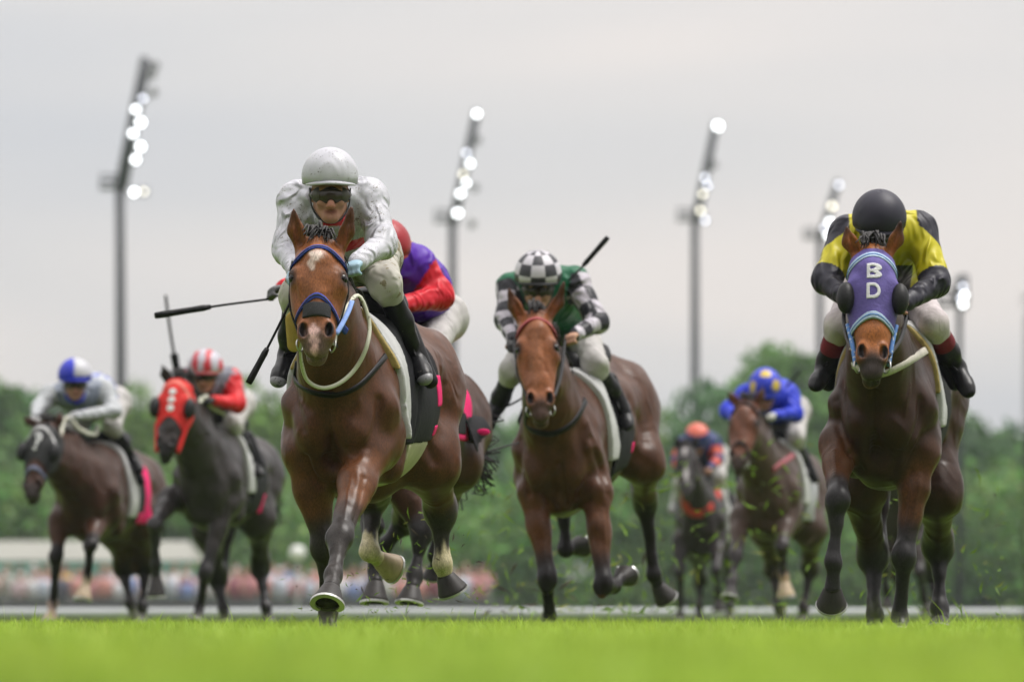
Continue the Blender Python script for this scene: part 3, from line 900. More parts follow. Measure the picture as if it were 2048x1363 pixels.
def jockey(H, sp):
    w = H.w; h = sp.get('h', .008)
    J = {k: w(p) for k, p in sp['j'].items()}
    hc = J['head']
    fy, fp = math.radians(sp.get('face_yaw', 0)), math.radians(sp.get('face_down', 25))
    Fw = unit([math.sin(fy) * math.cos(fp), -math.cos(fy) * math.cos(fp), -math.sin(fp)])
    X = unit(np.cross([0, 0, 1], -Fw)); X = X if X[0] > 0 else -X
    X = unit(X + np.array([0, 0, sp.get('head_roll', 0.0)])); U = np.cross(X, -Fw); U = U if U[2] > 0 else -U
    HA = np.array([X, Fw, U])
    def hp(x, f, u): return hc + X * x + Fw * f + U * u
    smid = (J['sl'] + J['sr']) / 2; pel = J['pel']
    back = unit(pel - smid); lat = unit(J['sr'] - J['sl'])
    hipL, hipR = pel - lat * .10 - np.array([0, 0, .03]), pel + lat * .10 - np.array([0, 0, .03])
    # ---- the body, one surface
    ops = [ell(hp(0, -.012, .045), (.076, .096, .090), HA, .02), ell(hp(0, .030, -.025), (.060, .064, .080), HA, .03),
           ell(hp(0, .078, .022), (.052, .018, .018), HA, .02),
           cap(hp(0, .084, .010), hp(0, .112, -.040), .011, .0155, .012), ell(hp(0, .098, -.045), (.021, .013, .011), HA, .008),
           ell(hp(0, .080, -.067), (.026, .014, .012), HA, .010), ell(hp(0, .076, -.094), (.022, .022, .018), HA, .016),
           cap(hp(0, .094, -.082), hp(0, .092, -.082), .005, .005, .012, sub=True),
           cap(hp(-.022, .094, -.067), hp(.022, .094, -.067), .004, .004, .006, sub=True)]
    for q in (-1, 1):
        ops += [cap(hp(q * .052, .010, -.050), hp(q * .018, .066, -.092), .020, .018, .03),
                ell(hp(q * .038, .070, -.030), (.022, .020, .020), HA, .016),
                ell(hp(q * .030, .092, .006), (.016, .012, .010), HA, .01, True),
                ell(hp(q * .076, -.005, .0), (.010, .022, .032), HA, .01)]
    ops += [cap(hp(0, -.03, -.05), smid + np.array([0, 0, .02]), .052, .062, .03), cap(smid, pel, .125, .115, .06, n=lat, kn=1.25),
            cap(J['sl'], J['sr'], .065, .065, .05)]
    paints = []
    for s_, e_, w_, q, gl in (('sl', 'el', 'wl', -1, sp.get('gloves', (None, None))[0]), ('sr', 'er', 'wr', 1, sp.get('gloves', (None, None))[1])):
        S, E, Wr = J[s_], J[e_], J[w_]
        d = unit(Wr - E); dn = unit(np.array([0, -.35, -1]) - d * (np.array([0, -.35, -1]) @ d)); sd = np.cross(d, dn)
        ops += [cap(S, E, .050, .042, .03), cap(E, Wr, .040, .028, .02)]
        palm = Wr + d * .048
        ops += [ell(palm, (.046, .038, .020), np.array([d, sd, dn]), .012)]
        for i in range(4):
            o = (i - 1.5) * .019
            k0 = Wr + d * (.082 - .006 * abs(i - 1.3)) + sd * o
            k1 = k0 + d * .018 + dn * .026; k2 = k1 - d * .022 + dn * .012
            ops += [cap(palm + sd * o, k0, .011, .0105, .008), cap(k0, k1, .0105, .0095, .006), cap(k1, k2, .0095, .0085, .006)]
        t0 = Wr + d * .030 - sd * .034; t1 = t0 + d * .030 - sd * .012 + dn * .018; t2 = t1 + d * .022 + sd * .012 + dn * .012
        ops += [cap(t0, t1, .013, .012, .010), cap(t1, t2, .012, .009, .006)]
        paints.append((cap(Wr, Wr + d * .10, .05, .06), gl))
    for hip, k, a_, t_ in ((hipL, 'kl', 'al', 'tl'), (hipR, 'kr', 'ar', 'tr')):
        ops += [cap(hip, J[k], .080, .052, .04), cap(J[k], J[a_], .048, .034, .03), cap(J[a_], J[t_], .034, .026, .02)]
    V, F = sculpt(ops, min(h, .0065) if sp.get('near') else h)
    col = np.tile(np.array(sp.get('skin', (.42, .22, .145))), (len(V), 1))
    col = paint(col, sstep(.01, -.004, op_at(ell(hp(0, .088, -.067), (.024, .016, .008), HA), V)), np.array(sp.get('skin', (.42, .22, .145))) * (.55, .34, .34))
    col = paint(col, sstep(.012, -.008, op_at(ell(hp(0, .108, -.040), (.020, .018, .018), HA), V)) * .8, np.array(sp.get('skin', (.42, .22, .145))) * (1.15, .85, .80))
    for o, gl in paints:
        if gl: col = paint(col, (op_at(o, V) < .0) * 1.0, gl)
    root = thing('person', sp['label'], 'jockey', tuple(np.append(pel[:2], pel[2] - .1)), 'jockeys riding in the race')
    if not sp.get('skip_body'):
        part('body', V, F, SKIN, root, col=col)
    H.jroot = root
    # ---- racing silks
    jk = [cap(smid + np.array([0, 0, -.02]), smid * .45 + pel * .55 + np.array([0, 0, .02]), .138, .165, .06, n=lat, kn=1.18),
          cap(smid * .45 + pel * .55, pel - back * .04, .165, .140, .06, n=lat, kn=1.1),
          cap(J['sl'], J['sr'], .080, .080, .06), cap(hp(0, -.05, -.095), smid, .066, .085, .04)]
    jk += [ell(smid * .7 + pel * .3 + np.array([0, -.05, -.06]), (.155, .17, .125), None, .06)]
    bag = sp.get('bag', 1.0)
    for s_, e_, w_ in (('sl', 'el', 'wl'), ('sr', 'er', 'wr')):
        S, E, Wr = J[s_], J[e_], J[w_]
        jk += [cap(S, E, .074 * bag, .058 * bag, .04), cap(E, Wr, .057 * bag, .038, .035),
               ell(E * .8 + S * .2 - np.array([0, 0, .01]), np.array([.060, .060, .064]) * bag, None, .03)]
        d = unit(Wr - E)
        jk += [cap(Wr - d * .01, Wr + d * .004, .040, .038, .008)]
    if sp.get('lean'):
        pass
    V, F = sculpt(jk, h, folds=folds_fn(sp['seed'], sp.get('fold', .0022)))
    arm = []
    for s_, e_, w_ in (('sl', 'el', 'wl'), ('sr', 'er', 'wr')):
        t1, d1 = seg_t(V, J[s_], J[e_]); t2, d2 = seg_t(V, J[e_], J[w_])
        arm.append((np.where(d1 < d2, t1, 1 + t2), np.minimum(d1, d2), d1 < d2))
    tt, dt = seg_t(V, smid, pel)
    rid = np.where(np.minimum(arm[0][1], arm[1][1]) < .092, np.where(arm[0][1] < arm[1][1], 1, 2), 0)
    tau = np.where(arm[0][1] < arm[1][1], arm[0][0], arm[1][0])
    ctx = dict(V=V, rid=rid, tau=tau, tt=tt, smid=smid, lat=lat, J=J, pel=pel)
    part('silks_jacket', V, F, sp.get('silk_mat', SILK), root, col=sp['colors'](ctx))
    # ---- breeches
    br = [cap(hipL, hipR, .130, .130, .05), cap(pel, pel - back * .10, .13, .12, .05)]
    for hip, k, a_ in ((hipL, 'kl', 'al'), (hipR, 'kr', 'ar')):
        sh = unit(J[a_] - J[k])
        br += [cap(hip, J[k], .108, .072, .05), cap(J[k], J[k] + sh * .06, .070, .058, .03)]
    V, F = sculpt(br, h, folds=folds_fn(sp['seed'] + 9, sp.get('fold', .0022)))
    part('breeches', V, F, sp.get('breech_mat', BREECH), root)
    # ---- boots
    for k, a_, t_ in (('kl', 'al', 'tl'), ('kr', 'ar', 'tr')):
        K, A, T_ = J[k], J[a_], J[t_]
        sh = unit(A - K); ft = unit(T_ - A)
        bo = [cap(K + sh * .075, K + sh * .20, .052, .051, .02), cap(K + sh * .20, A, .051, .036, .03),
              cap(A, T_ - ft * .03, .044, .036, .03), ell(A - ft * .03 - sh * -.035, (.034, .036, .036), None, .03),
              cap(T_ - ft * .06, T_, .040, .032, .02, n=sh, kn=.75)]
        V, F = sculpt(bo, h * .9)
        bt = part('boot', V, F, sp.get('boot_mat', BOOT), root)
        if sp.get('toe_caps'):
            V, F = sculpt([cap(T_ - ft * .075, T_, .043, .036, .02, n=sh, kn=.75)], h * .9)
            part('toe_cap', V, F, BOOT_TOE, bt)
        if sp.get('boot_top'):
            V, F = sculpt([cap(K + sh * .07, K + sh * .13, .056, .057, .02)], h * .9)
            part('boot_top', V, F, sp['boot_top'], bt)
        # stirrup iron under the foot, hung from its leather
        ctr = A * .35 + T_ * .65
        wv = unit(np.cross(ft, sh)); sole = ctr + sh * .045
        loop = [sole + wv * .062 * math.cos(t) - sh * (.0 if t > math.pi else .13 * math.sin(t)) for t in np.linspace(0, math.pi, 14)]
        loop = [sole - wv * .062] + loop[::-1] + [sole - wv * .062]
        V1, F1 = tube(loop, .006, 6)
        so = part('stirrup', V1, F1, STEEL, H.root)
        P = spline([sole - sh * .13, (sole - sh * .13) * .5 + H.T(.72, .22 if k == 'kr' else -.22, .25) * .5, H.T(.72, .20 if k == 'kr' else -.20, .30)], 10)
        V1, F1 = ribbon(P, np.tile(wv, (10, 1)), .018, .003); part('stirrup_leather', V1, F1, LEATHER, so)
    # ---- helmet
    r = sp.get('helmet_r', .113)
    hv, hf, huv = [], [], []
    nu, nv = 40, 16
    cc = hp(0, -.012, sp.get('helmet_up', .045))
    for j in range(nv + 1):
        el = math.pi / 2 * (1 - j / nv) - (.16 if j == nv else 0) - .08 * (j / nv)
        for i in range(nu):
            th = 2 * math.pi * i / nu
            x, f = math.cos(th), math.sin(th)
            rr = math.cos(el)
            dip = -.020 * max(0, -f) * (j / nv) ** 3
            hv.append(cc + X * x * rr * r + Fw * f * rr * r * 1.16 + U * (math.sin(el) * r * 1.04 + dip))
            huv.append((i / nu, j / nv))
    for j in range(nv):
        for i in range(nu):
            i2 = (i + 1) % nu
            hf.append((j * nu + i, (j + 1) * nu + i, (j + 1) * nu + i2, j * nu + i2))
    hc_ = None
    if sp.get('helmet_cols'):
        hc_ = sp['helmet_cols'](np.array(huv), np.array(hv), cc, HA, r)
    hel = part('helmet', hv, hf, sp['helmet_mat'], root, uv=huv, col=hc_)
    s_ = hel.modifiers.new('thickness', 'SOLIDIFY'); s_.thickness = .010; s_.offset = -1
    if sp.get('rim'):
        P_ = [cc + X * math.cos(t) * r * 1.005 + Fw * math.sin(t) * r * 1.165 + U * (-.013 - .020 * max(0, -math.sin(t))) for t in np.linspace(0, 2 * math.pi, 41)]
        V, F = ribbon(P_, [unit(p - cc) for p in P_], .020, .004); part('rim', V, F, sp['rim'], hel)
    # peak
    pv, pf = [], []
    n = 17
    for i in range(n):
        th = math.radians(25 + 130 * i / (n - 1))
        x, f = math.cos(th), math.sin(th)
        for q, dz in ((.97, .004), (1.0 + .20 * max(0, math.sin(th)) ** 1.5, -.006 - .004 * f), (1.0 + .19 * max(0, math.sin(th)) ** 1.5, -.014 - .004 * f), (.97, -.012)):
            pv.append(cc + X * x * r * min(q, 1.12) + Fw * f * r * 1.16 * q + U * (-.022 + dz + .012 * max(0, math.sin(th)) ** 3))
    for i in range(n - 1):
        for k in range(4):
            k2 = (k + 1) % 4
            pf.append((i * 4 + k, (i + 1) * 4 + k, (i + 1) * 4 + k2, i * 4 + k2))
    pf.append((0, 1, 2, 3)); pf.append(tuple((n - 1) * 4 + k for k in (3, 2, 1, 0)))
    part('peak', pv, pf, sp.get('peak_mat', sp['helmet_mat']), hel, col=np.tile(sp.get('peak_col', (.5, .5, .5)), (len(pv), 1)))
    if sp.get('button', True):
        V, F = sphere(cc + U * r * 1.05, .010, 8, 6); part('button', V, F, sp.get('peak_mat', sp['helmet_mat']), hel, col=np.tile(sp.get('peak_col', (.5, .5, .5)), (len(V), 1)))
    # ---- goggles and chin strap
    if sp.get('goggles', True):
        g0 = .001 + sp.get('goggle_up', 0)
        fr = [cap(hp(-.046, .060, g0), hp(.046, .060, g0), .035, .035, .01, n=Fw, kn=.75), cap(hp(-.079, .0, g0), hp(-.045, .066, g0), .014, .022, .02), cap(hp(.079, .0, g0), hp(.045, .066, g0), .014, .022, .02),
              ell(hp(0, .105, g0 - .034), (.016, .03, .018), HA, .01, True)]
        V, F = sculpt(fr, .005); gg = part('goggles', V, F, FOAM, root)
        V, F = sculpt([cap(hp(-.056, .058, g0), hp(0, .088, g0), .029, .033, .02, n=Fw, kn=.8), cap(hp(.056, .058, g0), hp(0, .088, g0), .029, .033, .02, n=Fw, kn=.8), ell(hp(0, .118, g0 - .036), (.015, .04, .016), HA, .01, True)], .004)
        part('lens', V, F, LENS, gg)
    st = spline([hp(-.086, .004, .03), hp(-.079, .024, -.045), hp(-.045, .056, -.100), hp(0, .070, -.115), hp(.045, .056, -.100), hp(.079, .024, -.045), hp(.086, .004, .03)], 26)
    nn = [unit(p - hp(0, .0, -.02)) for p in st]
    V, F = ribbon(st, nn, .012, .003); part('chin_strap', V, F, STRAP, root)
    H.J = J
    return root

def whip(label, pts, y0, handle=None, flap=True, r=.006):
    P = spline([W(p[0], p[1], y0 + p[2]) for p in pts], 14)
    rr = np.full(14, r)
    root = thing('riding_whip', label, 'whip', tuple(P[0]), 'riding whips')
    V, F = tube(P, rr, 8); part('shaft', V, F, LEATHER, root)
    if handle:
        a, b = handle
        i0, i1 = int(a * 13), int(b * 13)
        V, F = tube(spline([P[i0], (P[i0] + P[i1]) / 2, P[i1]], 8), np.array([.9, 1.25, 1.2, 1.2, 1.25, 1.3, 1.35, 1.2]) * r * 2.1, 10)
        part('padded_flap', V, F, LEATHER, root)
    return root

def plain_helmet(name, c, rough=.4, specks=None):
    return mat(name, c, rough=rough, spec=.25, specks=specks, bump=(8, .25, (1, 1, .6), .03), var=(8, .08, (1, 1, 1)))
# ------------------------------------------------------------------ ground
GRASS = mat('grass_blade', attr=True, rough=0.55, spec=0.25, transl=0.35)
def ground():
    ys = np.concatenate([np.linspace(-30, 60, 46), np.linspace(61, 70, 19), np.linspace(75, 320, 50), [400, 600, 1000, 2000, 4000]])
    xs = np.concatenate([[-2500, -800, -300, -120], np.linspace(-60, 60, 61), [120, 300, 800, 2500]])
    V = []
    for y in ys:
        for x in xs:
            t = min(max((y - 59) / 8, 0), 1); z = -.95 * t * t * (3 - 2 * t)
            if y > 90: z += .65 * min((y - 90) / 100, 1)
            V.append((x, y, z))
    nx = len(xs); F = np.array([(j * nx + i, j * nx + i + 1, (j + 1) * nx + i + 1, (j + 1) * nx + i) for j in range(len(ys) - 1) for i in range(nx - 1)])
    m = bpy.data.materials.new('turf'); m.use_nodes = True
    t = m.node_tree; b = t.nodes['Principled BSDF']; b.inputs['Roughness'].default_value = .9; b.inputs['Specular IOR Level'].default_value = .1
    tcn = t.nodes.new('ShaderNodeTexCoord'); n = t.nodes.new('ShaderNodeTexNoise'); n.inputs['Scale'].default_value = 1.3; n.inputs['Detail'].default_value = 8
    r = t.nodes.new('ShaderNodeValToRGB')
    r.color_ramp.elements[0].position = .35; r.color_ramp.elements[0].color = (.060, .115, .012, 1)
    r.color_ramp.elements[1].position = .70; r.color_ramp.elements[1].color = (.115, .175, .022, 1)
    t.links.new(tcn.outputs['Object'], n.inputs['Vector']); t.links.new(n.outputs['Fac'], r.inputs['Fac']); t.links.new(r.outputs[0], b.inputs['Base Color'])
    g = link('ground', mesh_from('ground', V, F, m)); g['kind'] = 'structure'
ground()

def grass():
    Vs, Fs, Cs = [], [], []
    base = 0
    bands = [(4.5, 9, 900), (9, 16, 560), (16, 23, 420), (23, 33, 520), (33, 46, 150), (46, 60, 70)]
    for y0, y1, dens in bands:
        hw1 = y1 * 1024 / FPX + 1.0
        n = int(dens * (y1 - y0) * 2 * hw1)
        y = RNG.uniform(y0, y1, n); x = RNG.uniform(-hw1, hw1, n)
        keep = np.abs(x) < y * 1024 / FPX + RNG.uniform(.15, 1.0, n)
        x, y = x[keep], y[keep]; n = len(x)
        tuft = .5 + .5 * np.sin(x * 5.3 + 1.7 * np.sin(y * 3.1)) * np.sin(y * 4.1 + 1.3 * np.sin(x * 2.7))
        hgt = (.032 + .020 * tuft) * RNG.uniform(.6, 1.25, n)
        if y0 == 23: hgt = hgt * (1 + .55 * sstep(.55, .95, .5 + .5 * np.sin(x * 9.1 + 2 * np.sin(y * 2.2)) * np.sin(y * 2.9 + x * 3)))
        tall = RNG.random(n) < .05; hgt[tall] *= RNG.uniform(1.2, 1.9, tall.sum())
        wd = RNG.uniform(.0026, .0048, n) * (1.0 if y0 > 20 else 1.5)
        th = RNG.uniform(0, math.pi, n); cx, cy = np.cos(th), np.sin(th)
        lx, ly = RNG.normal(0, .35, n) * hgt, RNG.normal(0, .35, n) * hgt
        B = np.stack([x, y, np.zeros(n)], 1)
        side = np.stack([cx * wd / 2, cy * wd / 2, np.zeros(n)], 1)
        mid = B + np.stack([lx * .35, ly * .35, hgt * .6], 1); tip = B + np.stack([lx, ly, hgt], 1)
        V = np.stack([B - side, B + side, mid + side * .8, mid - side * .8, tip], 1).reshape(-1, 3)
        i = base + 5 * np.arange(n)[:, None]
        Fs.append((i + np.array([0, 1, 2]), i + np.array([0, 2, 3]), i + np.array([3, 2, 4])))
        hue = RNG.random(n); yel = sstep(.75, 1.0, RNG.random(n)) * .5
        pat = -.4 + 1.6 * (.5 + .5 * np.sin(x * 3.9 + .6 * y + 2 * np.sin(y * .7)) * np.sin(y * .9 - 2 * x))
        c = np.stack([.410 + .100 * hue + .10 * yel + .06 * pat, .585 + .12 * hue + .05 * pat, .078 + .03 * hue], 1)
        c = c * (1 + .20 * np.sin(17 * x + 1.3 * y + 2 * np.sin(6 * x - y)) * np.sin(1.9 * y + 5 * x))[:, None]
        worn = sstep(34, 48, y)[:, None]
        c = c * (1 - worn) + np.array([.15, .17, .05]) * worn
        Cs.append(np.repeat(c, 5, 0)); Vs.append(V); base += 5 * n
    F = np.concatenate([q for f in Fs for q in f])
    o = link('grass', mesh_from('grass', np.concatenate(Vs), F, GRASS, col=np.concatenate(Cs)))
    tag(o, 'bright green mown turf of the racecourse in the foreground', 'grass', kind='stuff')
grass()

# ------------------------------------------------------------------ background
BARK = mat('bark', (.09, .075, .06), rough=.9, var=(4, .3, (1, 1, .3)))
def leaf_mat(name, c):
    return mat(name, c, rough=.6, spec=.2, transl=.25, attr=True)
LEAF = leaf_mat('foliage', None)

def crown_mesh(name, seed, clumps, R, Hh, nleaf, size, tint):
    r = np.random.default_rng(seed)
    cs = []
    for i in range(clumps):
        d = unit(r.normal(size=3)); q = r.uniform(.35, 1.0) ** .6
        cs.append((d * q * np.array([R, R, Hh]) * .78, r.uniform(.22, .42) * R, r.uniform(.65, 1.3)))
    P, S, Bc = [], [], []
    per = nleaf // clumps
    for c, rad, br in cs:
        d = r.normal(size=(per, 3)); d /= np.linalg.norm(d, axis=1)[:, None]
        p = c + d * (rad * r.uniform(.55, 1.08, per) ** .7)[:, None]
        P.append(p); S.append(r.uniform(.7, 1.3, per) * size); Bc.append(np.full(per, br) * r.uniform(.75, 1.25, per))
    P = np.concatenate(P); S = np.concatenate(S); Bc = np.concatenate(Bc)
    n = len(P)
    a = r.normal(size=(n, 3)); a /= np.linalg.norm(a, axis=1)[:, None]
    b_ = np.cross(a, r.normal(size=(n, 3))); b_ /= np.linalg.norm(b_, axis=1)[:, None]
    V = np.stack([P - a * S[:, None], P + b_ * S[:, None] * .55, P + a * S[:, None], P - b_ * S[:, None] * .55], 1).reshape(-1, 3)
    F = 4 * np.arange(n)[:, None] + np.arange(4)
    hue = r.uniform(-1, 1, n)[:, None]
    c = np.array(tint)[None] * Bc[:, None] * (1 + hue * np.array([.18, .04, .10]))
    return mesh_from(name, V, F, LEAF, col=np.repeat(c, 4, 0), smooth=False)

TINTS = [(.145, .285, .072), (.112, .245, .084), (.190, .330, .060), (.095, .205, .088), (.140, .270, .096)]
CROWNS = [crown_mesh('crown', 11 + i, 34, 3.2, 3.4 + .3 * (i % 3), 4200, .22, TINTS[i]) for i in range(5)]

def trunk_mesh(seed):
    r = random.Random(seed); mb = MB()
    mb.tube(spline([(0, 0, -.3), (r.uniform(-.1, .1), 0, 2), (r.uniform(-.3, .3), r.uniform(-.2, .2), 4.5), (r.uniform(-.3, .3), 0, 7)], 12), np.linspace(.28, .06, 12), 8)
    for i in range(7):
        z = r.uniform(2.2, 5.5); a = r.uniform(0, 6.28); q = r.uniform(1.2, 2.4)
        mb.tube(spline([(0, 0, z), (math.cos(a) * q * .5, math.sin(a) * q * .5, z + .7), (math.cos(a) * q, math.sin(a) * q, z + 1.5)], 6), np.linspace(.10, .02, 6), 6)
    return mesh_from('trunk', np.array(mb.V), mb.F, BARK)
TRUNKS = [trunk_mesh(50 + i) for i in range(3)]

def tree(u, vtop, y, k, width, label):
    gz = -.3
    top = CAM_H + (HZ - vtop) * y / FPX
    x = (u - 1024) * y / FPX
    Ht = top - gz
    root = thing('tree', label, 'tree', (x, y, gz), 'trees behind the racecourse')
    rz = random.uniform(0, 6.28)
    t = bpy.data.objects.new('trunk', TRUNKS[k % 3]); COL.objects.link(t); t.parent = root
    t.scale = (Ht / 10, Ht / 10, Ht / 10)
    zt = max(v.co.z for v in CROWNS[k].vertices)
    c = bpy.data.objects.new('crown', CROWNS[k]); COL.objects.link(c); c.parent = root
    sz = Ht * .43 / 3.55
    c.scale = (width / 3.2, width / 3.2, sz); c.location = (0, 0, Ht - zt * .97 * sz); c.rotation_euler = (0, 0, rz)
    return root

TREES = [
    (-30, 748, 268, 0, 3.2, 'dark green tree at the far left edge of the photo'),
    (58, 768, 280, 1, 2.6, 'rounded tree just left of the blue and white capped jockey'),
    (190, 778, 275, 3, 3.0, 'dark tree behind the blue and white capped jockey'),
    (285, 752, 266, 2, 2.7, 'tree at the foot of the leftmost floodlight mast'),
    (398, 792, 272, 4, 3.2, 'tree behind the red and white striped helmet'),
    (505, 752, 270, 2, 2.8, 'light green tree between the red jockey and the leading horse'),
    (610, 790, 284, 0, 3.4, 'tree behind the left boot of the white-clad jockey'),
    (735, 800, 276, 3, 3.3, 'tree hidden mostly behind the leading horse'),
    (860, 812, 282, 1, 3.2, 'tree behind the pink saddle cloth at the middle'),
    (985, 822, 274, 4, 3.0, 'tree between the leading horse and the chequered jockey'),
    (1110, 826, 280, 0, 3.4, 'tree behind the chestnut-headed horse with the chequered jockey'),
    (1235, 838, 278, 3, 3.0, 'low tree just right of the chequered jockey'),
    (1345, 808, 272, 2, 2.7, 'tree above the orange-capped jockey'),
    (1440, 752, 268, 1, 3.0, 'tree left of the blue jockey with the yellow spots'),
    (1552, 682, 264, 0, 3.6, 'tallest rounded tree rising behind the yellow-spotted blue cap'),
    (1655, 742, 270, 3, 3.0, 'tree between the blue jockey and the yellow and black jockey'),
    (1790, 806, 282, 1, 3.4, 'tree behind the horse in the purple hood'),
    (1930, 820, 272, 4, 3.2, 'hazy tree right of the yellow and black jockey'),
    (2075, 828, 276, 3, 3.4, 'dark tree at the far right edge of the photo'),
]
for t_ in TREES:
    tree(*t_)

def undergrowth():
    r = np.random.default_rng(9)
    n = 64000; k = 900
    cx = r.uniform(-36, 36, k); cz = 5.6 * r.random(k) ** 1.5; cy = r.uniform(252, 263, k); cr = r.uniform(.8, 1.9, k); cb = r.uniform(.55, 1.5, k)
    i = r.integers(0, k, n)
    d = r.normal(size=(n, 3)); d /= np.linalg.norm(d, axis=1)[:, None]
    P = np.stack([cx[i], cy[i], cz[i]], 1) + d * (cr[i] * r.uniform(.5, 1.05, n))[:, None]
    P[:, 2] = np.maximum(P[:, 2], -.2)
    S = r.uniform(.16, .34, n)[:, None]
    a = r.normal(size=(n, 3)); a /= np.linalg.norm(a, axis=1)[:, None]
    b_ = np.cross(a, r.normal(size=(n, 3))); b_ /= np.linalg.norm(b_, axis=1)[:, None]
    V = np.stack([P - a * S, P + b_ * S * .6, P + a * S, P - b_ * S * .6], 1).reshape(-1, 3)
    F = 4 * np.arange(n)[:, None] + np.arange(4)
    c = np.array([.140, .270, .060])[None] * cb[i][:, None] * (1 + r.uniform(-.2, .2, (n, 3)))
    o = link('shrubbery', mesh_from('shrubbery', V, F, LEAF, col=np.repeat(c, 4, 0), smooth=False))
    tag(o, 'mass of green shrubs and low branches under the trees', 'shrubbery', kind='stuff')
undergrowth()

# running rail along the far side
def rail():
    m = mat('white_rail', (.44, .46, .47), rough=.5, var=(2, .06, (1, 1, 1)))
    root = thing('running_rail', 'long white running rail along the far edge of the turf', 'rail', (0, 70, -.95))
    mb = MB()
    P = [(x, 70, .09 + .0) for x in np.linspace(-14, 14, 30)]
    V, F = tube(P, .062, 10); part('rail_beam', V, F, m, root)
    for i, x in enumerate(np.arange(-13.5, 14, 2.25)):
        V, F = tube(spline([(x, 70.25, -1.0), (x, 70.22, -.3), (x, 70.12, -.02), (x, 70.0, .06)], 8), .032, 8)
        part('rail_post', V, F, m, root)
rail()

# crowd behind its fence
def crowd():
    r = random.Random(21)
    V, F, C = [], [], []
    cols = [(.62, .62, .64), (.55, .58, .66), (.24, .30, .52), (.50, .24, .25), (.14, .14, .18), (.58, .45, .47), (.45, .45, .40), (.66, .64, .60), (.30, .12, .14), (.55, .60, .70), (.60, .30, .26), (.68, .68, .70)]
    def add(vf, c):
        n = len(V); V.extend(vf[0]); F.extend(tuple(i + n for i in f) for f in vf[1]); C.extend([c] * len(vf[0]))
    for row, (y, z) in enumerate(((198, -.22), (199.3, -.16), (200.6, -.08), (202, .0))):
        x = -19.5
        while x < -1.3:
            x += r.uniform(.36, .62)
            if r.random() < .12: continue
            ht = r.uniform(1.52, 1.82); c = r.choice(cols); sk = r.choice([(.50, .29, .22), (.42, .24, .18), (.55, .34, .27)])
            sw = r.uniform(-.06, .06)
            add(tube([(x, y, z), (x, y, z + ht * .48)], [.13, .17], 6), r.choice([(.08, .09, .13), (.25, .24, .22), (.5, .48, .45)]))
            add(tube(spline([(x, y, z + ht * .46), (x + sw, y, z + ht * .68), (x + sw, y, z + ht * .83)], 5), [.17, .19, .21, .21, .09], 8), c)
            for q in (-1, 1):
                add(tube([(x + sw + q * .21, y, z + ht * .80), (x + sw + q * .26, y - .05, z + ht * .62), (x + q * .2, y - .2, z + ht * .58)], [.055, .05, .04], 5), c if r.random() < .6 else sk)
            add(sphere((x + sw, y, z + ht * .93), .10, 8, 6, (1, 1, 1.2)), sk)
            add(sphere((x + sw, y + .02, z + ht * .96), .105, 8, 5, (1, 1, .95)), r.choice([(.05, .035, .03), (.12, .08, .05), (.25, .18, .10), (.03, .03, .03), (.6, .6, .6)]))
    o = link('crowd', mesh_from('crowd', V, F, mat('crowd_cloth', attr=True, rough=.8, spec=.15), col=np.array(C)))
    tag(o, 'distant crowd of spectators in pale and red tops behind the rail', 'crowd', kind='stuff')
    root = thing('crowd_fence', 'low dark grey barrier in front of the distant crowd', 'fence', (-10, 196.5, -.3))
    dk = mat('barrier', (.10, .10, .11), rough=.7)
    for i in range(10):
        mb = MB(); x = -19.2 + i * 2.0
        mb.box((x, 196.5, .18), (1.94, .06, .80)); mb.build('barrier_panel', dk, root, smooth=False)
        V, F = tube([(x - 1, 196.5, -.35), (x - 1, 196.5, .66)], .04, 6); part('post', V, F, dk, root)
crowd()

def yellow_umbrella():
    y = 194; c = W(133, 1152, y)
    root = thing('umbrella', 'small yellow umbrella held above the crowd at the left', 'umbrella', (c[0], y, -.3))
    V, F = [], []
    n = 16
    for j in range(5):
        a = j / 4 * 1.2
        for i in range(n):
            th = 6.2832 * i / n; rr = math.sin(a) * .22 * (1 - .05 * (i % 2) * j / 4)
            V.append((c[0] + rr * math.cos(th), y + rr * math.sin(th), c[2] - .13 + .20 * math.cos(a)))
    F = [(j * n + i, (j + 1) * n + i, (j + 1) * n + (i + 1) % n, j * n + (i + 1) % n) for j in range(4) for i in range(n)]
    part('canopy', V, F, mat('yellow_nylon', (.62, .40, .05), rough=.5, transl=.2), root)
    V, F = tube([(c[0], y, c[2] + .1), (c[0], y, c[2] - .8)], .012, 6); part('shaft', V, F, LEATHER, root)
yellow_umbrella()

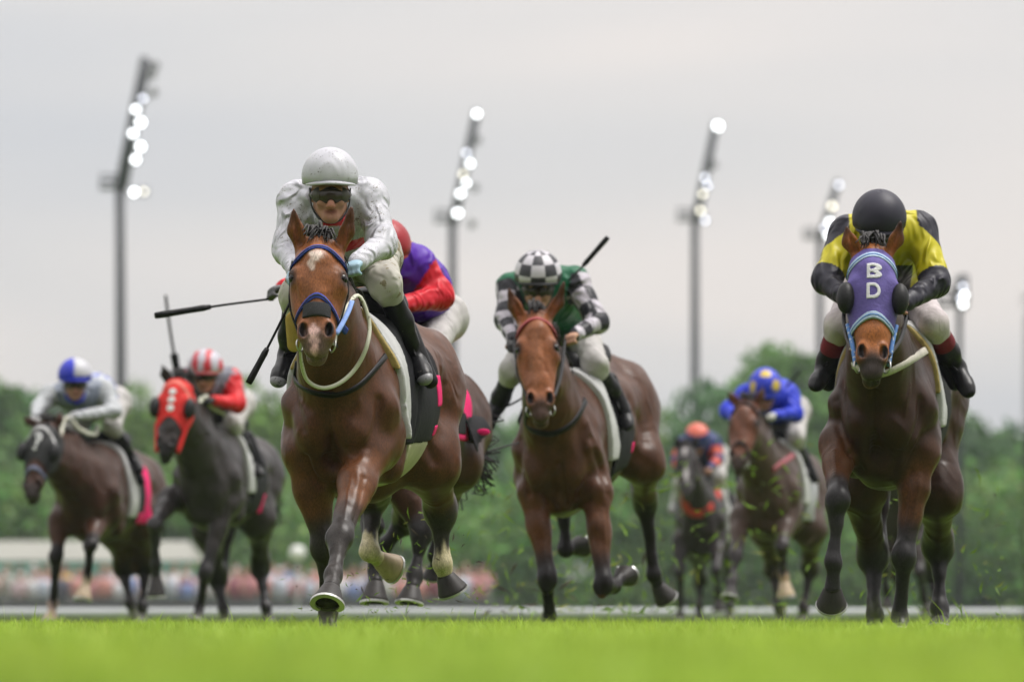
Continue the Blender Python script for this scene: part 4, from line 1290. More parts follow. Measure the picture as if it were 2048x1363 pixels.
def pavilion():
    y = 226; p = y / FPX
    x0, x1 = (-40 - 1024) * p, (372 - 1024) * p
    def z(v): return CAM_H + (HZ - v) * p
    root = thing('pavilion', 'low pale building with a cream roof and a teal front at the left', 'building', ((x0 + x1) / 2, y, -.3))
    wl = mat('pavilion_wall', (.30, .45, .42), rough=.6, var=(.6, .2, (1, 1, 1)))
    teal = mat('pavilion_teal', (.16, .40, .37), rough=.45, var=(.5, .15, (1, 1, 1)))
    roof = mat('pavilion_roof', (.27, .27, .235), rough=.8, var=(.4, .1, (1, 1, 1)))
    cx, wdt = (x0 + x1) / 2, x1 - x0
    MB().box((cx, y + 3, (z(1156) - .3) / 2), (wdt, 6, z(1156) + .3)).build('wall', wl, root, smooth=False)
    MB().box((cx, y - .5, (z(1156) + z(1122)) / 2), (wdt + .6, 1.0, z(1122) - z(1156))).build('fascia', teal, root, smooth=False)
    mb = MB()
    A = [(x0 - .4, y - 1.1, z(1121)), (x1 + .4, y - 1.1, z(1121)), (x1 - .1, y + 4.2, z(1078)), (x0 + .1, y + 4.2, z(1078)), (x0 - .4, y + 8, z(1121)), (x1 + .4, y + 8, z(1121))]
    mb.add(A, [(0, 1, 2, 3), (3, 2, 5, 4), (1, 5, 2), (0, 3, 4), (0, 4, 5, 1)]); mb.build('roof', roof, root, smooth=False)
    for i in range(7):
        x = x0 + (i + .5) * wdt / 7
        MB().box((x, y - .03, z(1182)), (wdt / 7 * .7, .08, .9)).build('window', mat('dark_glass', (.05, .09, .09), rough=.1, spec=.6), root, smooth=False)
pavilion()

def globe_lamp():
    y = 150; c = W(595, 1106, y)
    root = thing('globe_lamp', 'white globe lamp on a slender grey post behind the crowd', 'lamp', (c[0], y, -.5))
    V, F = sphere(c, .20, 16, 10); part('globe', V, F, mat('opal_globe', (.80, .80, .78), rough=.3), root)
    V, F = tube([(c[0], y, -.6), (c[0], y, c[2] - .2)], [.055, .045], 8); part('post', V, F, mat('grey_post', (.35, .37, .38), rough=.5), root)
    V, F = tube([(c[0], y, c[2] - .26), (c[0], y, c[2] - .18)], [.05, .10], 10); part('collar', V, F, MATS['grey_post'], root)
globe_lamp()

# floodlight masts
POLE = mat('mast_steel', (.024, .028, .030), rough=.6, metal=.2)
DARK = mat('mast_fittings', (.045, .05, .055), rough=.6)
def lamp_mat(name, c, e): return mat(name, c, rough=.3, emit=(c, e))
LIT = [lamp_mat('lamp_white', (.95, .98, 1.0), 6.5), lamp_mat('lamp_soft', (.86, .88, 1.0), 3.4), lamp_mat('lamp_warm', (1.0, .95, .80), 3.6), mat('lamp_off', (.42, .42, .42), rough=.25)]
def mast(ub, ut, vplat, vtop, y, lamps, label, pole_bottom=1.0):
    p = y / FPX
    def P(u, v, dy=0): return W(u, v, y + dy)
    base = P(ub + (4 if ub < 300 else 0), HZ); base[2] = -.3
    root = thing('floodlight_mast', label, 'floodlight mast', tuple(base), 'floodlight masts')
    pb = P(ub, vplat)
    V, F = tube([base, pb * .5 + base * .5, pb], np.array([.30, .26, .22]) * (.55 if y < 260 else 1), 12); part('pole', V, F, POLE, root)
    # sloping lamp rack, seen almost edge-on
    a, b = P(ub + 2, vplat), P(ut - 8, vtop)
    for dy in (-.9, .9):
        o = np.array([0, dy, 0])
        V, F = tube([a + o, b + o], [.26, .22], 8); part('rack_rail', V, F, DARK, root)
    for i in range(9):
        q = a + (b - a) * i / 8
        V, F = tube([q + np.array([0, -1.0, 0]), q + np.array([0, 1.0, 0])], .055, 6); part('crossbar', V, F, DARK, root)
    # service platform with its rail
    c = P(ub - 14, vplat - 2); k = 36 * p
    mb = MB(); mb.box(c, (1.25, 1.3, .12)); pf = mb.build('platform', DARK, root, smooth=False)
    for sx_ in (-.58, 0, .58):
        for sy in (-.6, .6):
            V, F = tube([c + np.array([sx_, sy, 0]), c + np.array([sx_, sy, .62])], .03, 6); part('guard_post', V, F, DARK, pf)
    for zz in (.32, .62):
        for sy in (-.6, .6):
            V, F = tube([c + np.array([-.6, sy, zz]), c + np.array([.6, sy, zz])], .03, 6); part('guard_rail', V, F, DARK, pf)
    for (u, v, kind, r) in lamps:
        q = P(u, v, -1.55)
        V, F = tube([q + np.array([-.02, .42, .02]), q + np.array([0, .16, 0]), q], [.14, .24, r * 1.05], 12, cap=False)
        hs = part('floodlight', V, F, DARK, root)
        r = r * .72
        Vd, Fd = tube([q + np.array([0, -.02, -.0]), q + np.array([0, -.035, -.0])], [r, r * .96], 14)
        part('lens', Vd, Fd, LIT[kind], hs)
mast(240, 300, 378, 118, 300, [(303, 150, 3, .20), (306, 185, 3, .20), (286, 197, 1, .17), (272, 219, 0, .19), (281, 245, 0, .24), (266, 267, 0, .20), (281, 293, 0, .22), (271, 319, 0, .21), (268, 384, 0, .20), (288, 383, 2, .14), (310, 132, 3, .18)],
     'tallest floodlight mast at the left with a sloping lamp rack', )
mast(905, 962, 445, 222, 338, [(954, 228, 0, .21), (933, 306, 1, .18), (940, 327, 0, .20), (926, 348, 2, .17), (932, 366, 0, .18), (921, 387, 0, .21), (915, 426, 0, .24), (944, 448, 3, .2), (955, 280, 3, .18), (950, 375, 3, .18)],
     'floodlight mast rising behind the purple and red jockey')
mast(1390, 1440, 442, 245, 350, [(1436, 252, 0, .28), (1410, 355, 1, .18), (1415, 371, 1, .18), (1406, 388, 2, .18), (1401, 421, 2, .19), (1410, 440, 1, .18), (1428, 330, 3, .17)],
     'floodlight mast with a bright top lamp, third from the left')
mast(1640, 1684, 478, 362, 392, [(1678, 370, 1, .20), (1664, 412, 2, .24), (1659, 443, 0, .22), (1650, 456, 1, .20), (1657, 470, 0, .24)],
     'floodlight mast half hidden behind the yellow and black jockey')
mast(1919, 1932, 612, 552, 250, [(1926, 573, 1, .13), (1929, 590, 0, .14), (1922, 596, 1, .13), (1926, 608, 0, .15)],
     'small floodlight mast at the far right of the photo')

def turf_bits():
    """clippings and clods kicked up by the hooves"""
    r = np.random.default_rng(31)
    V, F, C = [], [], []
    def bits(n, u0, u1, v0, v1, y0, y1, smin_, smax_):
        for _ in range(n):
            u, v = r.uniform(u0, u1), v1 - (v1 - v0) * r.random() ** 1.5
            c = W(u, v, r.uniform(y0, y1)); s = r.uniform(smin_, smax_)
            if c[2] < .04: continue
            a = unit(r.normal(size=3)); b_ = unit(np.cross(a, r.normal(size=3))); ln = r.uniform(1.5, 5)
            bend = unit(r.normal(size=3)) * s * ln * .25
            k = len(V)
            V.extend([c - a * s * ln, c - b_ * s * .5 + bend, c + a * s * ln, c + b_ * s * .5 + bend, c + np.cross(a, b_) * s * .25 + bend])
            F.extend([(k, k + 1, k + 4), (k + 1, k + 2, k + 4), (k + 2, k + 3, k + 4), (k + 3, k, k + 4)])
            q = r.random()
            cc = (np.array([.20, .34, .03]) if q < .7 else np.array([.28, .30, .05]) if q < .85 else np.array([.08, .06, .035])) * r.uniform(.7, 1.2)
            C.extend([cc] * 5)
    bits(330, 960, 1350, 960, 1225, 34.5, 42, .006, .018)
    bits(190, 1330, 1660, 880, 1225, 40, 46, .006, .018)
    bits(140, 700, 960, 1000, 1225, 27.5, 30, .004, .009)
    bits(170, 1700, 2010, 940, 1225, 30, 44, .006, .014)
    bits(50, 560, 760, 1130, 1235, 26, 27.5, .003, .006)
    o = link('flying_turf', mesh_from('flying_turf', V, F, GRASS, col=np.array(C), smooth=False))
    tag(o, 'grass clippings and clods thrown up behind the hooves', 'turf', kind='stuff')
turf_bits()

def edge_post():
    root = thing('wooden_post', 'blurred brown post close to the camera at the right edge', 'post', (.93, 10.5, 0))
    wd = mat('weathered_wood', (.10, .070, .050), rough=.85, var=(12, .3, (1, 1, .2)))
    V, F = tube([(.93, 10.5, -.05), (.93, 10.5, .3), (.93, 10.5, .60), (.93, 10.5, .63)], [.048, .046, .045, .03], 12); part('post_shaft', V, F, wd, root)
    V, F = tube([(.93, 10.5, .625), (.93, 10.5, .645)], [.055, .03], 12); part('post_cap', V, F, wd, root)
edge_post()

def haze():
    mb = MB(); mb.box((0, 230, 21), (420, 560, 46))
    m = bpy.data.materials.new('haze_air'); m.use_nodes = True; t = m.node_tree; t.nodes.clear()
    pv = t.nodes.new('ShaderNodeVolumePrincipled'); pv.inputs['Color'].default_value = (.86, .92, 1.0, 1); pv.inputs['Density'].default_value = HAZE
    pv.inputs['Anisotropy'].default_value = .2
    o = t.nodes.new('ShaderNodeOutputMaterial'); t.links.new(pv.outputs[0], o.inputs['Volume'])
    ob = mb.build('haze', m, smooth=False); tag(ob, 'thin pale haze hanging over the whole racecourse', 'haze', kind='stuff')
HAZE = .00022
haze()

def sky_blocker():  # unseen mass added behind the camera to darken the horses' fronts
    """an invented, unseen mass shaped like a stand behind the camera; it keeps the low sky off the runners' chests"""
    root = thing('sky_blocker', 'tall grey unseen mass added behind the camera to block the low sky', 'building', (0, -24, 0))
    cn = mat('blocker_grey', (.16, .155, .15), rough=.85, var=(.3, .15, (1, 1, 1)))
    for i in range(9):
        MB().box((0, -22 - 2.2 * i, .6 + .75 * i), (150, 2.2, 1.2 + 1.5 * i)).build('blocker_tier', cn, root, smooth=False)
    MB().box((0, -44, 11), (150, 3, 22)).build('blocker_wall', cn, root, smooth=False)
    MB().box((0, -32, 21.8), (152, 25, .7)).build('roof', cn, root, smooth=False)  # top slab of the added blocker
    for x in np.arange(-70, 71, 20):
        V, F = tube([(x, -24, 0), (x, -24, 21.6)], .35, 8); part('blocker_column', V, F, cn, root)
sky_blocker()
# ------------------------------------------------------------------ the field
import time as _t
_T0 = _t.time()
def tick(s):
    print('TIME', s, round(_t.time() - _T0, 1))

# ---- 1. leading horse, jockey in white
lead = dict(
    y0=26.0, h=.0085, chest=(671, 815), yaw=8.4, head_w=1.06, arm=1.22, pitch=.055,
    strokes=[([(654, 780), (660, 850), (670, 922)], -.009, .014), ([(652, 912), (676, 930), (704, 922), (724, 896)], -.007, .013), ([(612, 915), (625, 948), (643, 968)], -.009, .013),
             ([(702, 868)], .014, .055), ([(622, 862)], .012, .05), ([(582, 762), (592, 813), (611, 858)], -.007, .016), ([(760, 800), (752, 850), (735, 890)], -.008, .016),
             ([(728, 955), (720, 1004), (708, 1042)], -.004, .009), ([(756, 950), (744, 990), (720, 1040)], .0024, .007), ([(700, 960), (692, 1000), (690, 1035)], .002, .006),
             ([(600, 800), (620, 840), (628, 890)], .003, .006), ([(720, 800), (705, 835), (700, 880)], .003, .006), 
             ([(672, 548), (668, 575), (660, 600)], .004, .006), ([(596, 556), (600, 585), (606, 602)], .004, .006), ([(665, 1090), (664, 1120), (664, 1145)], -.002, .007),
             ([(880, 720), (890, 790), (880, 860)], -.006, .03), ([(850, 870), (868, 920)], -.007, .02)],
    poll=(638, 482, -.50), muzzle=(630, 703, -.71), ears=((588, 418, -.42), (702, 418, -.42)),
    A=[(612, 905, .14), (646, 1085, .16), (656, 1222, .30), (657, 1256, .26), (657, 1288, .22)],
    B=[(733, 905, .08), (681, 1072, -.42), (668, 1150, -.60), (662, 1176, -.68), (656, 1211, -.73)],
    HA=[(742, 945, 1.25), (748, 995, 1.80), (738, 1103, 1.66), (757, 1116, 1.74), (786, 1126, 1.80)],
    HB=[(864, 925, 1.32), (882, 1024, 1.60), (884, 1128, 1.58), (890, 1150, 1.60), (904, 1180, 1.62)],
    toe=dict(HA=(.5, .3, -.8), HB=(.3, -.9, -.3)),
    coat=dict(body=(.082, .032, .015), head=(.235, .085, .032), legs=(.034, .029, .027), upper_leg=(.170, .062, .021),
              socks=dict(HA=(.28, (.55, .48, .30)), HB=(.36, (.55, .48, .30))), muzzle=(.10, .085, .08), muzzle_w=.75),
    pale_hoofs=('HA',),
    marks=[(632, 510, 13, 11, (.62, .50, .44), .35, .25), (623, 527, 7, 12, (.55, .42, .36), .4, .3), (628, 668, 10, 18, (.62, .40, .37), .4, .3), (629, 698, 7, 12, (.55, .34, .31), .4, .3)],
    tail=(.02, .5, -.35),
    label='leading bay horse with a white star and blue browband, ridden by the white-clad jockey')
HL_ = horse(lead); tick('lead')
BLUE = cloth('blue_webbing', (.045, .075, .42)); BLK = cloth('black_webbing', (.03, .035, .06))
CREAM = mat('cream_rubber', (.62, .62, .50), rough=.5, specks=(60, .86, (.25, .23, .18)))
bridle(HL_, (BLUE, BLK), nose=.50, brow_f=.055)
head_patch(HL_, 'nasal_strip', mat('nasal_strip', (.050, .050, .053), rough=.85, spec=.1, bump=(200, .4, (1, 1, 4))), lambda a, x, z: np.maximum(np.maximum((np.abs(a - .615) - .062) * HL_.HL, np.abs(x) - .056), -z - .075), .007, fa=(.48, .8))
saddle_set(HL_, CLOTH_W, CLOTH_K, mat('cream_girth', (.46, .44, .28), rough=.85, var=(8, .15, (1, 1, 1))), s_pad=(.26, .42), s_cloth=(.40, 1.14), low=-.17, padlow=-.14,
           stripes=[((1.02, 1.15), -.15, -.10, CLOTH_P), ((1.02, 1.15), -.02, .12, CLOTH_P)])
body_patch(HL_, 'belly_band', MATS['cream_girth'], (.50, .98), lambda s, t, u: u + .165, .013)
rein(HL_, [(668, 690, -.62), (678, 640, -.50), (715, 590, -.22), (738, 640, -.18), (734, 690, -.22), (712, 735, -.22), (680, 765, -.24), (645, 775, -.26), (615, 760, -.28), (603, 725, -.36), (601, 690, -.5), (606, 670, -.6)], CREAM, r=.0074, n=60)
strap('breastplate', HL_.bvh_t, [(574, 722), (590, 760), (622, 782), (670, 790), (715, 772), (745, 742), (770, 712)], .028, LEATHER, HL_.root, th=.006)
sv = [HL_.w(p) for p in ((704, 602, -.42), (697, 622, -.50), (684, 648, -.58), (672, 668, -.62))]
V_, F_ = ribbon(spline(sv, 12), np.tile([0, -1, .2], (12, 1)), .022, .004); part('blue_strap', V_, F_, cloth('pale_blue_webbing', (.25, .38, .75)), HL_.root)
V_, F_ = sculpt([cap(HL_.w((588, 690, -.30)), HL_.w((590, 640, -.30)), .03, .042, .02, n=(0, 1, 0), kn=.35)], .006); part('sheepskin_cheek', V_, F_, cloth('ochre_fleece', (.42, .29, .06)), HL_.root)
body_patch(HL_, 'pad_edge', cloth('ochre_pad', (.36, .27, .09)), (.235, .262), lambda s, t, u: .16 - u, .022, hres=.008)

def silver(ctx):
    c = np.tile([.54, .54, .59], (len(ctx['V']), 1))
    u, v = pix(ctx['V'])
    tor = ctx['rid'] == 0
    band = tor & (np.abs(v - 492 + (u - 700) * .35) < 9) & (u > 640)
    c[band] = (.50, .012, .03)
    darker_torso = tor & (v > 400) & ~band  # torso below the shoulder line, set one even step darker
    c[darker_torso] = c[darker_torso] * .80
    collar = tor & (v > 428) & (v < 452) & (u > 645) & (u < 700)
    c[collar] = (.50, .012, .03)
    return c
jl = jockey(HL_, dict(seed=3, h=.0075, near=True, fold=.0026, rim=mat('helmet_rim', (.46, .44, .34), rough=.5),
    j=dict(head=(660, 390, .10), sl=(593, 402, .32), sr=(738, 396, .32), el=(574, 500, .18), er=(766, 488, .16), wl=(594, 545, -.12), wr=(716, 524, -.10),
           pel=(700, 500, .88), kl=(592, 590, .45), kr=(770, 568, .45), al=(576, 712, .60), ar=(832, 712, .66), tl=(556, 762, .44), tr=(850, 757, .52)),
    face_down=6, face_yaw=4, helmet_mat=plain_helmet('helmet_white', (.54, .54, .59), specks=(150, .880, (.16, .15, .14))), helmet_r=.112, helmet_up=.078,
    colors=silver, silk_mat=SILK_MUD, breech_mat=BREECH_MUD, gloves=((.30, .42, .50), (.32, .48, .58)), toe_caps=True,
    skin=(.40, .20, .13), label='jockey in muddy white silks, white helmet and goggles on the leading horse'))
# helmet rim piping
whip('black whip with a padded end pointing down beside the leading horse', [(586, 592, -.22), (545, 676, -.25), (497, 766, -.28)], 26.0, handle=(.62, 1.0), r=.0055)
tick('lead jockey')

# ---- 2. horse under the chequered jockey
mid = dict(
    y0=33.7, h=.0095, chest=(1106, 905), yaw=11.5, head_w=1.02, pitch=.15,
    strokes=[([(1124, 930), (1128, 963), (1134, 1008)], -.012, .016), ([(1198, 975)], .014, .05), ([(1075, 955)], .012, .05), ([(1180, 880), (1200, 930), (1212, 985)], -.009, .018),
             ([(1040, 880), (1042, 930), (1060, 985)], -.008, .018), ([(1085, 985), (1110, 1015)], -.008, .014), ([(1150, 1015), (1180, 1000)], -.008, .014), ([(1205, 1020), (1210, 1080), (1212, 1120)], .004, .006),
             ([(1080, 1030), (1088, 1080), (1092, 1120)], .004, .006), ([(1170, 850), (1180, 890)], .012, .03), ([(1262, 800), (1290, 880)], -.008, .03), ([(1085, 680), (1092, 740)], -.004, .012), ([(1058, 680), (1056, 740)], -.004, .012)],
    poll=(1071, 628, -.50), muzzle=(1083, 838, -.74), ears=((1018, 578, -.44), (1128, 566, -.44)),
    A=[(1068, 985, .12), (1094, 1155, -.02), (1098, 1234, .10), (1098, 1254, .06), (1098, 1272, .03)],
    B=[(1193, 985, .12), (1206, 1166, -.06), (1228, 1172, .20), (1240, 1157, .27), (1252, 1142, .34)],
    HA=[(1155, 955, 1.25), (1126, 1000, 1.75), (1131, 1098, 1.72), (1143, 1094, 1.80), (1162, 1083, 1.87)],
    HB=[(1288, 925, 1.30), (1291, 1005, 1.70), (1307, 1148, 1.72), (1315, 1170, 1.76), (1331, 1194, 1.80)],
    toe=dict(B=(.2, .4, -.9), HA=(.3, .2, -.9), HB=(.4, -.6, -.6)),
    coat=dict(body=(.066, .026, .012), head=(.240, .084, .033), legs=(.012, .010, .010), upper_leg=(.098, .037, .014), muzzle=(.045, .036, .033)),
    marks=[(1072, 720, 13, 60, (.26, .10, .045), .5, .1)],
    label='bay horse with a red browband ridden by the black and white chequered jockey')
HM = horse(mid); tick('mid')
REDB = cloth('red_webbing', (.36, .04, .05)); PINKB = cloth('rose_webbing', (.50, .16, .16))
bridle(HM, (REDB, PINKB), nose=None, brow_f=.03)
saddle_set(HM, CLOTH_W, CLOTH_K, LEATHER, s_pad=(.42, .55), s_cloth=(.53, 1.0), stripes=[((.92, 1.01), -.12, -.06, CLOTH_P)])
strap('breastplate', HM.bvh_t, [(1018, 780), (1030, 830), (1065, 860), (1110, 866), (1150, 840), (1170, 800)], .040, LEATHER, HM.root, th=.006)
rein(HM, [(1108, 795, -.66), (1122, 750, -.45), (1128, 700, -.2), (1132, 670, -.1)], LEATHER, n=20)
rein(HM, [(1056, 795, -.66), (1040, 750, -.45), (1030, 700, -.2), (1028, 680, -.1)], LEATHER, n=20)
WHT, CHK, GRN = np.array([.48, .45, .50]), np.array([.022, .022, .028]), np.array([.006, .115, .052])
def chequer(ctx):
    V, rid, tau, J = ctx['V'], ctx['rid'], ctx['tau'], ctx['J']
    c = np.tile(GRN, (len(V), 1))
    for k, (s_, e_, w_) in ((1, ('sl', 'el', 'wl')), (2, ('sr', 'er', 'wr'))):
        m = rid == k
        ax = unit(J[e_] - J[s_]); r1 = unit(np.cross(ax, [0, 1, 0])); r2 = np.cross(ax, r1)
        t1, d1 = seg_t(V, J[s_], J[e_])
        base = J[s_] + t1[:, None] * (J[e_] - J[s_])
        ax2 = unit(J[w_] - J[e_]); t2, d2 = seg_t(V, J[e_], J[w_]); base2 = J[e_] + t2[:, None] * (J[w_] - J[e_])
        up_ = d1 < d2
        q1 = np.where(up_[:, None], V - base, V - base2)
        ang = np.arctan2(q1 @ r2, q1 @ r1) / (2 * math.pi) * 4 + .25
        ln = tau * 3.2
        ch = (np.floor(ln) + np.floor(ang)).astype(int) % 2
        c[m] = np.where(ch[m][:, None] == 0, WHT, CHK)
        m2 = m & (tau < .02)
        c[m2] = GRN
    return c
def cheq_helmet(uv, hv, cc, HA, r):
    return np.tile([.5, .5, .5], (len(uv), 1))
def uv_checker(name, nu_, nv_, c0, c1, rough=.5):
    m = bpy.data.materials.new(name); m.use_nodes = True; t = m.node_tree; b = t.nodes['Principled BSDF']; b.inputs['Roughness'].default_value = rough
    uvn = t.nodes.new('ShaderNodeTexCoord'); s = t.nodes.new('ShaderNodeSeparateXYZ'); t.links.new(uvn.outputs['UV'], s.inputs[0])
    fl = []
    for ax_, k, o in ((0, nu_, .0), (1, nv_, .0)):
        a = t.nodes.new('ShaderNodeMath'); a.operation = 'MULTIPLY_ADD'; a.inputs[1].default_value = k; a.inputs[2].default_value = o; t.links.new(s.outputs[ax_], a.inputs[0])
        f = t.nodes.new('ShaderNodeMath'); f.operation = 'FLOOR'; t.links.new(a.outputs[0], f.inputs[0]); fl.append(f)
    ad = t.nodes.new('ShaderNodeMath'); t.links.new(fl[0].outputs[0], ad.inputs[0]); t.links.new(fl[1].outputs[0], ad.inputs[1])
    md = t.nodes.new('ShaderNodeMath'); md.operation = 'PINGPONG'; md.inputs[1].default_value = 1; t.links.new(ad.outputs[0], md.inputs[0])
    mixn = t.nodes.new('ShaderNodeMix'); mixn.data_type = 'RGBA'; mixn.inputs['A'].default_value = (*c0, 1); mixn.inputs['B'].default_value = (*c1, 1)
    t.links.new(md.outputs[0], mixn.inputs['Factor']); t.links.new(mixn.outputs['Result'], b.inputs['Base Color'])
    return m
jockey(HM, dict(seed=8, h=.0085, near=True,
    j=dict(head=(1076, 576, .12), sl=(1022, 575, .32), sr=(1150, 562, .32), el=(1012, 640, .18), er=(1196, 645, .16), wl=(1028, 680, -.05), wr=(1152, 668, -.06),
           pel=(1120, 640, .88), kl=(1025, 740, .45), kr=(1190, 728, .45), al=(994, 812, .60), ar=(1244, 815, .66), tl=(968, 862, .44), tr=(1256, 852, .52)),
    face_down=16, helmet_mat=uv_checker('helmet_chequer', 10, 3.4, (.48, .46, .50), (.022, .022, .028)), helmet_r=.122, peak_mat=STRAP, helmet_up=.075,
    colors=chequer, gloves=((.03, .03, .03), None), skin=(.45, .25, .16), label='jockey with a black and white chequered cap and sleeves over a green jacket'))
whip('black whip raised beside the chequered jockey', [(1136, 562, .10), (1175, 522, .08), (1216, 474, .05)], 33.7, handle=(.45, 1.0), r=.0055)
tick('mid jockey')

# ---- 3. right-hand horse in the purple hood
right = dict(
    y0=28.2, h=.0085, chest=(1762, 815), yaw=7.7, belly=.93, pitch=.05,
    strokes=[([(1748, 770), (1748, 829), (1750, 905)], -.012, .015), ([(1716, 850)], .014, .05), ([(1780, 858)], .014, .05), ([(1672, 800), (1680, 850), (1700, 905)], -.008, .016), ([(1842, 800), (1836, 850), (1815, 905)], -.008, .016),
             ([(1705, 905), (1722, 940)], -.008, .014), ([(1800, 905), (1785, 945)], -.008, .014), ([(1840, 950), (1830, 1010), (1815, 1070)], .004, .006), ([(1668, 900), (1670, 950)], .004, .006), ([(1820, 940), (1812, 1000), (1806, 1050)], -.005, .009),
             ([(1690, 780), (1700, 830)], .003, .006), ([(1820, 770), (1808, 830)], .003, .006)], head_w=1.0,
    poll=(1747, 496, -.50), muzzle=(1746, 755, -.76), ears=((1694, 456, -.42), (1800, 445, -.42)),
    A=[(1676, 890, .10), (1676, 995, -.22), (1666, 1124, -.26), (1665, 1176, -.25), (1664, 1203, -.20)],
    B=[(1840, 905, .12), (1808, 1108, .02), (1800, 1232, .08), (1800, 1254, .03), (1800, 1274, .0)],
    HA=[(1722, 970, 1.15), (1746, 1115, 1.50), (1749, 1230, 1.36), (1749, 1250, 1.32), (1748, 1268, 1.30)],
    HB=[(1874, 985, 1.30), (1876, 1095, 1.72), (1880, 1214, 1.62), (1882, 1238, 1.58), (1880, 1262, 1.55)],
    coat=dict(body=(.034, .0150, .008), head=(.280, .095, .026), legs=(.024, .022, .023), upper_leg=(.115, .044, .016), muzzle=(.030, .028, .028), muzzle_w=.95),
    label='dark bay horse in a purple hood lettered BD, at the right')
HR = horse(right); tick('right')
PURP = cloth('purple_hood', (.120, .092, .31)); LBL = cloth('pale_blue_trim', (.40, .52, .66)); MBL = cloth('mid_blue_trim', (.09, .22, .52))
hd_ = hood(HR, PURP, lo_f=.50)
for f0, bend in ((.045, .07), (.520, .085)):
    tb = trim_band(HR, LBL, f0, bend, .034, .011, 'trim_band', parent=hd_)
    trim_band(HR, MBL, f0, bend, .008, .014, 'trim_line', parent=hd_)
LETTER = cloth('white_felt', (.74, .74, .76))
def stroke_letter(ch, f0, hgt, wid, st):
    def fn(a, x, z):
        yy = (a - f0) * HR.HL; xx = x * HR.e
        def bx(cx, cy, hx, hy): return np.maximum(np.abs(xx - cx) - hx, np.abs(yy - cy) - hy)
        def arc(cx, cy, rx, ry):
            q = np.sqrt(((xx - cx) / rx) ** 2 + ((yy - cy) / ry) ** 2)
            return np.maximum((np.abs(q - 1) * min(rx, ry)) - st / 2, cx - xx)
        d = bx(-wid / 2 + st / 2, 0, st / 2, hgt / 2)
        if ch == 'B':
            for s_ in (-1, 1):
                d = np.minimum(d, arc(0, s_ * hgt * .235, wid / 2 - st / 2, hgt * .265 - st / 2))
            for s_ in (-1, 0, 1):
                d = np.minimum(d, bx(-wid * .2, s_ * (hgt / 2 - st / 2), wid * .3, st / 2))
        else:
            d = np.minimum(d, arc(-wid * .05, 0, wid * .55 - st / 2, hgt / 2 - st / 2))
            for s_ in (-1, 1):
                d = np.minimum(d, bx(-wid * .25, s_ * (hgt / 2 - st / 2), wid * .25, st / 2))
        return np.maximum(d, -z - .06)
    return fn
head_patch(HR, 'letter_b', LETTER, stroke_letter('B', .195, .074, .062, .0145), .011, fa=(.02, .40), hres=.0026, parent=hd_, ops=HR.hd)
head_patch(HR, 'letter_d', LETTER, stroke_letter('D', .345, .074, .064, .0145), .011, fa=(.2, .52), hres=.0026, parent=hd_, ops=HR.hd)
blinker_cups(HR, mat('blinker_mesh', (.014, .014, .015), rough=.5, spec=.2, var=(90, .5, (1, 1, 1))), f=.36, size=1.05)
BLUEROPE = mat('blue_rope', (.10, .25, .62), rough=.6, specks=(60, .80, (.6, .62, .66)))
for q, pxs in ((-1, [(1700, 622), (1706, 650), (1714, 690)]), (1, [(1795, 625), (1786, 660), (1776, 700)])):
    P_ = [HR.Q(.52, q * .110, -.10), HR.Q(.68, q * .090, -.085), HR.Q(.84, q * .074, -.085)]
    V_, F_ = tube(spline(P_, 14), .011, 8); part('cheek_rope', V_, F_, BLUEROPE, HR.root)
    ctr = HR.Q(.86, q * .068, -.08)
    V_, F_ = tube([ctr + HR.HA[0] * .028 * math.cos(t) + (HR.HA[2] * .8 + HR.HA[1] * q * .5) * .028 * math.sin(t) for t in np.linspace(0, 6.2832, 17)], .004, 6); part('bit_ring', V_, F_, STEEL, HR.root)
saddle_set(HR, CLOTH_W, CLOTH_K, mat('pale_girth', (.40, .38, .30), rough=.8), s_pad=(.44, .54), s_cloth=(.52, .98))
body_patch(HR, 'pad_edge', MATS['ochre_pad'], (.40, .445), lambda s, t, u: .06 - u, .020, hres=.009)
PALEST = cloth('pale_webbing', (.52, .49, .42))
strap('breastplate', HR.bvh_t, [(1664, 695), (1690, 718), (1722, 738), (1760, 748), (1800, 732), (1830, 714), (1852, 700)], .040, PALEST, HR.root, th=.006)
rein(HR, [(1776, 712, -.68), (1800, 680, -.4), (1812, 640, -.15), (1812, 612, -.08)], LEATHER, n=20)
rein(HR, [(1718, 712, -.68), (1696, 680, -.4), (1688, 640, -.15), (1690, 605, -.08)], LEATHER, n=20)
YEL, BKS = np.array([.52, .46, .010]), np.array([.020, .019, .031])
def yellow_black(ctx):
    V, rid, tau, tt = ctx['V'], ctx['rid'], ctx['tau'], ctx['tt']
    c = np.tile(YEL, (len(V), 1))
    u, v = pix(V)
    lat = (V - ctx['smid']) @ ctx['lat']
    arm_ = rid > 0
    sl = np.abs(lat)
    top = (sl > .158 + .3 * np.clip(tau - .1, 0, 1)) & (tau < .36 + .9 * (sl - .17))
    c[top] = BKS
    c[(sl > .13) & (tau > .84)] = BKS
    c[(sl <= .13) & (v > 530)] = BKS
    return c
